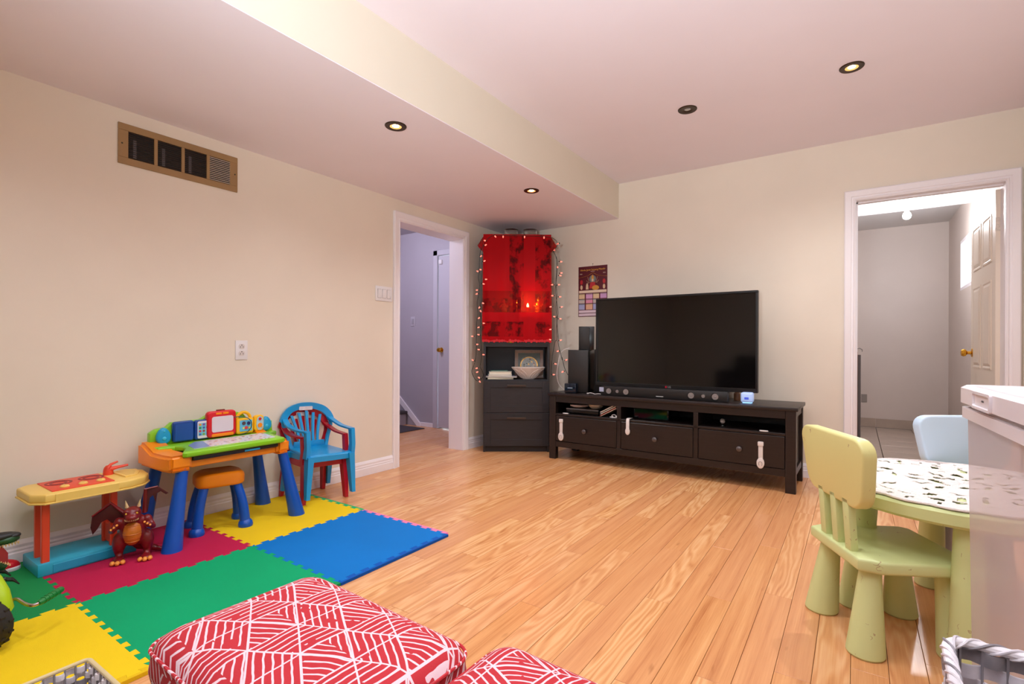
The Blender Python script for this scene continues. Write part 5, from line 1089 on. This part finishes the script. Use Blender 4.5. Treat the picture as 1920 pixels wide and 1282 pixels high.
for q in range(5): tube(b, [a.lerp(e, 0.2 + q * 0.15), a.lerp(e, 0.24 + q * 0.15)], 0.0112, 14)
obj('grip', b, L_gg, ro)
b = NB(); lathe(b, [(0, -0.02), (0.06, -0.024), (0.068, -0.01), (0.068, 0.01), (0.06, 0.024), (0, 0.02)], 30, (-0.16, -0.12, 0.068), (R(90), 0, R(34))); obj('rear_wheel', b, L_t, ro)
# ================================================================== CHILD TABLE AND CHAIRS (right)
def LD(lat, d): v = RT * lat + FW * d; return Vector((v.x, v.y, 0))
def scuffed(name, c):
    m = mat(name, c, 0.38, bump=0.06, bscale=300); t = NT(m)
    n1 = t.noise(t.coord(), 9.0, 3); n2 = t.noise(t.coord(), 26.0, 2)
    ln = t.m('MULTIPLY', t.m('LESS_THAN', t.m('ABSOLUTE', t.m('SUBTRACT', n1, 0.5)), 0.0035), t.m('GREATER_THAN', n2, 0.64))
    t.l.new(t.mix(t.m('MULTIPLY', ln, 0.55), srgb(*c), srgb(150, 100, 80)), t.p.inputs['Base Color']); return m
G_l = scuffed('pale_lime_plastic', (212, 222, 156)); G_y = scuffed('pale_lime_panel_plastic', (226, 222, 150)); B_l = mat('pale_blue_plastic', (200, 222, 242), 0.4); W_l = mat('pale_grey_plastic', (190, 184, 190), 0.4)
def cone_leg(par, m, x0, y0, x1, y1, zt, r0, r1):
    b = NB(); rings = []
    for z, r in ((zt, r0), (zt * 0.5, (r0 + r1) / 2), (0.018, r1 * 0.985), (0.006, r1), (0.0, r1 - 0.004)):
        u = 1 - z / zt; x, y = x0 + (x1 - x0) * u, y0 + (y1 - y0) * u; rings.append([(x + r * math.cos(2 * math.pi * k / 28), y + r * math.sin(2 * math.pi * k / 28), z) for k in range(28)])
    loft(b, rings); return obj('leg', b, m, par)
def mam_chair(label, loc, rz, m, mp, ml):
    c = thing('child_chair', label, 'chair', loc, rz, 'chairs at the child table')
    # local: seat faces -y, backrest at +y
    b = NB(); prism(b, [(-0.155, -0.175), (0.155, -0.175), (0.178, -0.150), (0.178, 0.110), (0.150, 0.165), (-0.150, 0.165), (-0.178, 0.110), (-0.178, -0.150)], 0.262, 0.302, 'z', 0.009, seg=3); obj('seat', b, m, c)
    for sx in (-1, 1):
        for sy in (-1, 1): cone_leg(c, ml, sx * 0.118, sy * 0.110, sx * 0.136, sy * 0.134, 0.266, 0.029, 0.053)
    tilt = 0.07
    def lean(b):
        for v in b.verts: v.co.y += (v.co.z - 0.30) * tilt
        return b
    for k in (-1, 0, 1):
        b = NB(); bx(b, k * 0.078 - 0.018, k * 0.078 + 0.018, 0.132, 0.156, 0.290, 0.470, 0.004); obj('back_slat', lean(b), m, c)
    P = rrect(0.375, 0.225, 0.055, 6, 0, 0.560); P = [(x * (1.0 + 0.11 * (z - 0.56) / 0.11), z) for x, z in P]
    b = NB(); prism(b, P, 0.112, 0.156, 'y', 0.008, seg=3); obj('backrest', lean(b), mp, c)
    return c
p = LD(1.257, 1.702); ch_dir = LD(1, 0)            # chair looks along the camera's right
chair_rz = math.atan2(ch_dir.y, ch_dir.x) + R(90) - R(6)
mam_chair('pale lime plastic child chair tucked in at the lace-covered table', (p.x, p.y, 0), chair_rz, G_l, G_y, G_l)
p = LD(1.912, 1.985); mam_chair('pale blue plastic child chair on the far side of the lace-covered table', (p.x, p.y, 0), YAW, B_l, B_l, W_l)
tc0 = LD(1.565, 1.757); tt = thing('child_table', 'round pale lime plastic child table under a white lace cloth', 'table', (tc0.x, tc0.y, 0))
TZ = 0.480; TR = 0.405
b = NB(); lathe(b, [(0, 0.430), (TR - 0.012, 0.430), (TR, 0.440), (TR, 0.472), (TR - 0.010, TZ), (0, TZ)], 72); obj('table_top', b, G_l, tt)
for a, r_ in ((66, 0.315), (156, 0.315), (231, 0.372), (336, 0.35)):
    v = RT * math.cos(R(a)) + FW * math.sin(R(a)); cone_leg(tt, G_l, v.x * (r_ - 0.045), v.y * (r_ - 0.045), v.x * r_, v.y * r_, 0.436, 0.034, 0.050)

# crocheted doily: an openwork mat, radial motif of real holes
M_lace = mat('white_crochet', (240, 232, 230), 0.85, bump=0.9, bscale=160)
b = NB(); NA, NR = 220, 64; RM = 0.384; vs = []
rl = random.Random(11)
holes = []
for ring, n, rr0, ln, wd in ((1, 7, 0.07, 0.030, 0.011), (2, 12, 0.13, 0.032, 0.012), (3, 16, 0.19, 0.024, 0.010), (4, 22, 0.245, 0.034, 0.011), (5, 28, 0.30, 0.020, 0.008), (6, 34, 0.35, 0.024, 0.008)):
    for k in range(n):
        if rl.random() < 0.80: a = 2 * math.pi * (k + 0.5 * (ring % 2) + rl.uniform(-.15, .15)) / n; holes.append((rr0 * math.cos(a), rr0 * math.sin(a), a + rl.uniform(-.6, .6) + (math.pi / 2 if ring % 2 else 0), ln * rl.uniform(.6, 1.2), wd * rl.uniform(.5, 1.1)))
for i in range(NR + 1):
    row = []
    for k in range(NA):
        a = 2 * math.pi * k / NA; rm_ = RM * (1 + 0.030 * abs(math.sin(a * 10)) - 0.012 + 0.012 * math.sin(a * 3 + 1)); r = rm_ * (0.02 + 0.98 * i / NR)
        x, y = r * math.cos(a), r * math.sin(a); over = max(0, r - TR + 0.004)
        z = TZ + 0.004 + 0.0018 * math.sin(r * 130 + 2 * math.sin(a * 6)) + 0.0014 * math.sin(a * 30) * (r / RM) - over * 0.8
        row.append(b.verts.new((x, y, z)))
    vs.append(row)
def inhole(x, y):
    for hx, hy, ha, l_, w_ in holes:
        dx, dy = x - hx, y - hy
        if abs(dx) < 0.045 and abs(dy) < 0.045:
            u = dx * math.cos(ha) + dy * math.sin(ha); v = -dx * math.sin(ha) + dy * math.cos(ha)
            if (u / l_) ** 2 + (v / w_) ** 2 < 1: return True
    return False
for i in range(NR):
    for k in range(NA):
        q = (vs[i][k], vs[i][(k + 1) % NA], vs[i + 1][(k + 1) % NA], vs[i + 1][k]); m_ = (q[0].co + q[2].co) / 2
        if not inhole(m_.x, m_.y): b.faces.new(q)
b.faces.new(vs[0]); bmesh.ops.delete(b, geom=[v for v in b.verts if not v.link_faces], context='VERTS')
ret = bmesh.ops.extrude_face_region(b, geom=list(b.faces)); bmesh.ops.translate(b, vec=(0, 0, 0.0022), verts=[e for e in ret['geom'] if isinstance(e, bmesh.types.BMVert)])
bmesh.ops.recalc_face_normals(b, faces=b.faces)
dz_ = thing('lace_cloth', 'white crocheted lace cloth spread over the round child table', 'tablecloth', (tc0.x, tc0.y, 0))
obj('openwork', b, M_lace, dz_, angle=60)
b = NB(); tube(b, [(RM * 1.004 * (1 + 0.030 * abs(math.sin(a * 10)) - 0.012 + 0.012 * math.sin(a * 3 + 1)) * math.cos(a), RM * 1.004 * (1 + 0.030 * abs(math.sin(a * 10)) - 0.012 + 0.012 * math.sin(a * 3 + 1)) * math.sin(a), TZ + 0.006) for a in [2 * math.pi * k / 240 for k in range(241)]], 0.0042, 7); obj('scalloped_edge', b, M_lace, dz_)

# ================================================================== TRANSLUCENT STORAGE BIN
d_ = 1.13; bc = ondep(1801, 720, d_); brz = R(2.9); BT = bc.z
bn = thing('storage_bin', 'tall translucent white plastic storage bin with lid in the right foreground', 'storage bin', (bc.x, bc.y, 0), brz)
M_trans = bpy.data.materials.new('translucent_polypropylene'); M_trans.use_nodes = True; MATS['translucent_polypropylene'] = M_trans; t = NT(M_trans)
t.p.inputs['Base Color'].default_value = srgb(238, 228, 230); t.p.inputs['Roughness'].default_value = 0.3
rf = t.n.new('ShaderNodeBsdfTransparent'); rf.inputs[0].default_value = (0.93, 0.90, 0.91, 1)
mx = t.n.new('ShaderNodeMixShader'); mx.inputs[0].default_value = 0.48; t.l.new(rf.outputs[0], mx.inputs[1]); t.l.new(t.p.outputs[0], mx.inputs[2]); t.l.new(mx.outputs[0], t.n['Material Output'].inputs[0])
M_lid = mat('white_lid_plastic', (240, 234, 238), 0.3)
BW, BL_ = 0.42, 0.46          # width (local x), length (local -y)
def bring(z, inset, r=0.03): return [(x, y, z) for x, y in rrect(BW - 2 * inset, BL_ - 2 * inset, r, 5, BW / 2, -BL_ / 2)]
b = NB(); loft(b, [bring(0.004, 0.020), bring(0.03, 0.0165), bring(BT - 0.062, 0.006)], cap=False); b.faces.new([v for v in b.verts if abs(v.co.z - 0.004) < 1e-5]); obj('body', b, M_trans, bn, angle=60)
b = NB(); loft(b, [bring(BT - 0.070, 0.004), bring(BT - 0.070, -0.002), bring(BT - 0.048, -0.002), bring(BT - 0.048, 0.006)], cap=False); obj('rim', b, M_lid, bn, angle=40)
b = NB(); loft(b, [bring(BT - 0.040, 0.002), bring(BT - 0.038, -0.004), bring(BT - 0.006, -0.004), bring(BT, 0.004), bring(BT - 0.002, 0.020), bring(BT - 0.012, 0.030), bring(BT - 0.012, 0.06)]); ld = obj('lid', b, M_lid, bn, angle=40)
b = NB(); loft(b, [bring(BT - 0.050, 0.012), bring(BT - 0.036, 0.012)], cap=False); obj('lid_neck', b, M_lid, bn, angle=60)
# recessed finger pull on the long side
fw_ = lambda w, h, x: [(x, -0.20 + q[0], BT - 0.022 + q[1]) for q in rrect(w, h, 0.004, 3)]
b = NB(); loft(b, [fw_(0.125, 0.034, -0.0035), fw_(0.125, 0.034, -0.0085), fw_(0.112, 0.024, -0.0085), fw_(0.110, 0.022, -0.0045), fw_(0.02, 0.004, -0.0042)]); obj('finger_pull', b, M_lid, ld)

# ================================================================== WOVEN BASKETS
W_g1, W_g2, W_g3 = mat('grey_weave', (214, 210, 218), 0.6, var=0.25, vscale=30), mat('pale_grey_weave', (230, 226, 232), 0.6, var=0.2, vscale=30), mat('dark_grey_weave', (140, 136, 142), 0.6, var=0.25, vscale=30)
def basket(label, loc, rz, w, l, h, rows, pitch, m_rim, flare=0.03, cr=0.03, rimr=0.007):
    k_ = thing('woven_basket', label, 'basket', loc, rz, 'grey woven baskets')
    def ringp(z, off=0.0):
        f = 1 - flare * (1 - z / h); return rrect(w * f + 2 * off, l * f + 2 * off, cr, 4)
    def along(z, n):
        P = ringp(z); P = [Vector((x, y, 0)) for x, y in P]; P.append(P[0]); Ls = [0]
        for a, b_ in zip(P, P[1:]): Ls.append(Ls[-1] + (b_ - a).length)
        out = []; T = Ls[-1]; i = 0
        for q in range(n):
            s = T * q / n
            while Ls[i + 1] < s: i += 1
            u = (s - Ls[i]) / max(1e-9, Ls[i + 1] - Ls[i]); p_ = P[i].lerp(P[i + 1], u); d = (P[i + 1] - P[i]).normalized(); out.append((p_, Vector((d.y, -d.x, 0))))
        return out
    n = int(2 * (w + l) / pitch) * 2; rh = (h - 0.02) / rows
    ms = [W_g1, W_g2, W_g3]
    for r in range(rows):
        z0 = 0.006 + r * rh; b = NB(); ring = []
        pts = along(z0 + rh / 2, n * 3)
        for q, (p_, nn) in enumerate(pts):
            o_ = 0.0062 * math.sin(math.pi * q / 3 + math.pi * (r % 2)); c = p_ + nn * o_
            ring.append([c + nn * 0.0016 + Vector((0, 0, z0 + 0.001)), c + nn * 0.0022 + Vector((0, 0, z0 + rh / 2)), c + nn * 0.0016 + Vector((0, 0, z0 + rh - 0.001)), c - nn * 0.0016 + Vector((0, 0, z0 + rh - 0.001)), c - nn * 0.0022 + Vector((0, 0, z0 + rh / 2)), c - nn * 0.0016 + Vector((0, 0, z0 + 0.001))])
        ring.append(ring[0]); loft(b, ring, cap=False); obj('strand', b, ms[(r * 7) % 3 if r % 2 else 0], k_, angle=60)
    b = NB()
    for q, (p_, nn) in enumerate(along(h / 2, n)):
        t_ = 1 - flare; box(b, (p_.x, p_.y, h / 2), (0.003, 0.003, h - 0.02), rot=(0, 0, math.atan2(nn.y, nn.x)))
    obj('stakes', b, W_g3, k_, angle=None)['kind'] = 'stuff'
    b = NB(); P = [(x, y, h - 0.008) for x, y in ringp(h)]; P.append(P[0]); tube(b, P, rimr, 10, 0.9); obj('rim', b, m_rim, k_)
    if rimr > 0.005:
        pts = along(h, 220)
        for ph in (0, 1, 2):
            b = NB(); hp = [pp_ + nn * (rimr * 1.05 * math.cos(q * 0.62 + ph * 2.1)) + Vector((0, 0, h - 0.008 + rimr * 1.0 * math.sin(q * 0.62 + ph * 2.1))) for q, (pp_, nn) in enumerate(pts)]; hp.append(hp[0]); tube(b, hp, rimr * 0.30, 6); obj('rim_wrap', b, (W_g1, W_g2, W_g3)[ph], k_)
    b = NB(); prism(b, ringp(0, -0.004), 0.0005, 0.006); obj('bottom', b, W_g3, k_)
    return k_
p = ondep(1762, 1193, 0.76)
basket('tall grey woven laundry basket at the lower right corner in front of the storage bin', (p.x + 0.215, p.y - 0.185, 0), R(-2), 0.43, 0.36, p.z + 0.008, 24, 0.055, W_g2)
p = onz(172, 1236, 0.292)
basket('low grey woven basket with cream rim at the lower left corner', (p.x + 0.17, p.y - 0.12, MT), R(1), 0.335, 0.235, 0.292, 20, 0.034, mat('cream_rim', (206, 186, 140), 0.5), rimr=0.0045, cr=0.010)
o = thing('white_box', 'white rounded box lying in the low basket at the lower left corner', 'box', (p.x + 0.085, p.y - 0.075, 0.0125 + 0.0065))
b = NB(); bx(b, -0.05, 0.05, -0.03, 0.03, 0.0, 0.255, 0.014, 4); obj('box', b, mat('white_card', (240, 234, 224), 0.5), o)
b = NB(); bx(b, -0.051, 0.051, -0.031, 0.031, 0.06, 0.10, 0.014, 3); obj('label_band', b, mat('grey_label', (190, 186, 180), 0.5), o)

# ================================================================== RED PATTERNED SEATS
M_pat = mat('red_geometric_fabric', (206, 58, 66), 0.8, bump=0.2, bscale=500); t = NT(M_pat)
X, Y, Z = t.xyz(t.coord())
HS = 0.175                                   # hexagon pitch in metres
px_ = t.m('DIVIDE', t.m('ADD', t.m('MULTIPLY', X, 0.94), t.m('MULTIPLY', Z, 0.55)), HS); py_ = t.m('DIVIDE', t.m('SUBTRACT', Y, t.m('MULTIPLY', Z, 0.8)), HS)
S3 = 1.7320508
def wrap(v, p): return t.m('SUBTRACT', t.m('FLOORED_MODULO', v, p), p / 2)
ax, ay = wrap(px_, 1.0), wrap(py_, S3); bx1, by1 = wrap(t.m('SUBTRACT', px_, 0.5), 1.0), wrap(t.m('SUBTRACT', py_, S3 / 2), S3)
da = t.m('ADD', t.m('MULTIPLY', ax, ax), t.m('MULTIPLY', ay, ay)); db = t.m('ADD', t.m('MULTIPLY', bx1, bx1), t.m('MULTIPLY', by1, by1))
sel = t.m('LESS_THAN', da, db); lerp = lambda a, b_: t.m('ADD', t.m('MULTIPLY', sel, a), t.m('MULTIPLY', t.m('SUBTRACT', 1.0, sel), b_))
gx, gy = lerp(ax, bx1), lerp(ay, by1)
def proj(a): return t.m('ADD', t.m('MULTIPLY', gx, math.cos(R(a))), t.m('MULTIPLY', gy, math.sin(R(a))))
hexd = t.m('MAXIMUM', t.m('MAXIMUM', t.m('ABSOLUTE', proj(0)), t.m('ABSOLUTE', proj(60))), t.m('ABSOLUTE', proj(120)))     # 0.5 on the hexagon edge
edge = t.m('GREATER_THAN', hexd, 0.487)
ang = t.m('ARCTAN2', gy, gx); sec = t.m('FLOOR', t.m('DIVIDE', t.m('ADD', ang, math.pi + R(30)), R(120)))
s0 = t.m('COMPARE', sec, 0.0, 0.1); s1 = t.m('COMPARE', sec, 1.0, 0.1); s2 = t.m('SUBTRACT', 1.0, t.m('MINIMUM', 1.0, t.m('ADD', s0, s1)))
def stripes(a, per=0.088):
    wob = t.m('MULTIPLY', t.noise(t.comb(gx, gy, 0.0), 3.0, 2), 0.06)
    return t.m('LESS_THAN', t.m('FLOORED_MODULO', t.m('ADD', proj(a), wob), per), per * 0.24)
st_ = t.m('ADD', t.m('ADD', t.m('MULTIPLY', s0, stripes(120)), t.m('MULTIPLY', s1, stripes(0))), t.m('MULTIPLY', s2, stripes(60)))
gap = t.m('GREATER_THAN', t.noise(t.comb(px_, py_, 0.0), 3.2, 2), 0.36)
sp = t.m('MINIMUM', t.m('MINIMUM', t.m('ABSOLUTE', proj(0)), t.m('ABSOLUTE', proj(60))), t.m('ABSOLUTE', proj(120)))
wht = t.m('MAXIMUM', t.m('MAXIMUM', edge, t.m('LESS_THAN', sp, 0.010)), t.m('MULTIPLY', st_, gap))
t.l.new(t.mix(wht, srgb(190, 36, 48), srgb(236, 210, 218)), t.p.inputs['Base Color'])
ZT = 0.372
def cushion(bm, w, l, h, z0, rb=0.035, crown=0.012, seed=0):
    n = 40; m_ = 34; rows = []
    P = lambda z, ins: [(x, y, z) for x, y in rrect(w - 2 * ins, l - 2 * ins, max(0.012, 0.05 - ins * 0.4), 8)]
    rings = [P(z0, 0.05), P(z0 + 0.004, 0.020), P(z0 + 0.025, 0.004), P(z0 + h * 0.5, -0.004), P(z0 + h - 0.034, 0.0), P(z0 + h - 0.014, 0.010), P(z0 + h - 0.003, 0.028)]
    for q in range(1, 7): rings.append(P(z0 + h + crown * (1 - (1 - q / 6) ** 2) * 0.7, 0.028 + (min(w, l) / 2 - 0.045) * q / 6))
    loft(bm, rings)
    for v in bm.verts: v.co.z += 0.0022 * math.sin(v.co.x * 31 + seed) * math.sin(v.co.y * 27 + 1.3 * seed) if v.co.z > z0 + h * 0.4 else 0
    return bm
def seat(label, x0, x1, y0, y1, rz):
    cx, cy = (x0 + x1) / 2, (y0 + y1) / 2; o_ = thing('floor_seat', label, 'ottoman', (cx, cy, 0), rz, 'red patterned seats')
    w, l = x1 - x0, y1 - y0
    b = NB(); bx(b, -w / 2 + 0.03, w / 2 - 0.03, -l / 2 + 0.03, l / 2 - 0.03, 0.0, ZT - 0.13, 0.02, 3); obj('base', b, mat('dark_red_base', (96, 26, 34), 0.8), o_)
    b = cushion(NB(), w, l, 0.135, ZT - 0.137, seed=cx * 9); obj('cushion', b, M_pat, o_, angle=70)
    b = NB(); pp = [(x, y, ZT - 0.137 + 0.108) for x, y in rrect(w + 0.002, l + 0.002, 0.05, 8)]; pp.append(pp[0]); tube(b, pp, 0.0034, 7); obj('piping', b, M_pat, o_)
seat('red cushion seat with white line pattern lying nearer the foam mats', -1.188, -0.632, 0.418, 0.803, R(-2))
seat('red cushion seat with white line pattern nearer the wooden floor, right of the gap', -0.603, -0.055, 0.440, 0.836, R(-2))
# ================================================================== WHAT THE TELEVISION MIRRORS: sofa side of the room
M_sofa = mat('dark_plum_upholstery', (40, 28, 36), 0.85, bump=0.2, bscale=300)
sf = thing('sofa', 'dark plum sofa against the wall opposite the television', 'sofa', (-0.9, NY + 0.45, 0))
b = NB(); bx(b, -0.95, 0.95, -0.42, 0.40, 0.06, 0.28, 0.03, 3); obj('base', b, M_sofa, sf)
for s in (-1, 1):
    b = NB(); bx(b, s * 0.95 - 0.09, s * 0.95 + 0.09, -0.42, 0.40, 0.06, 0.60, 0.05, 4); obj('armrest', b, M_sofa, sf)
    b = NB(); bx(b, s * 0.43 - 0.42, s * 0.43 + 0.42, -0.22, 0.42, 0.28, 0.44, 0.05, 4); obj('seat_cushion', b, M_sofa, sf)
    b = NB(); bx(b, s * 0.43 - 0.42, s * 0.43 + 0.42, -0.40, -0.20, 0.42, 0.84, 0.07, 4); obj('back_cushion', b, M_sofa, sf)
for x in (-0.9, 0.9):
    for y in (-0.36, 0.34): b = NB(); lathe(b, [(0, 0), (0.02, 0), (0.025, 0.07), (0, 0.07)], 12, (x, y, 0)); obj('leg', b, M_dark, sf)
lb_ = thing('laundry_basket', 'white slatted laundry basket on the floor before the plum sofa', 'basket', (-0.55, NY + 1.12, 0))
b = NB(); prism(b, rrect(0.50, 0.32, 0.05), 0, 0.012); obj('bottom', b, M_white, lb_)
for k in range(26):
    P_ = rrect(0.52, 0.34, 0.05, 6); p_ = P_[int(k * len(P_) / 26)]
    a = 2 * math.pi * k / 26; x, y = 0.26 * max(-1, min(1, 1.3 * math.cos(a))), 0.17 * max(-1, min(1, 1.3 * math.sin(a)))
    b = NB(); box(b, (x, y, 0.16), (0.03, 0.03, 0.30), 0.004, seg=1); obj('slat', b, M_white, lb_)
b = NB(); P_ = [(x, y, 0.31) for x, y in rrect(0.54, 0.36, 0.06)]; P_.append(P_[0]); tube(b, P_, 0.02, 10); obj('rim', b, M_white, lb_)
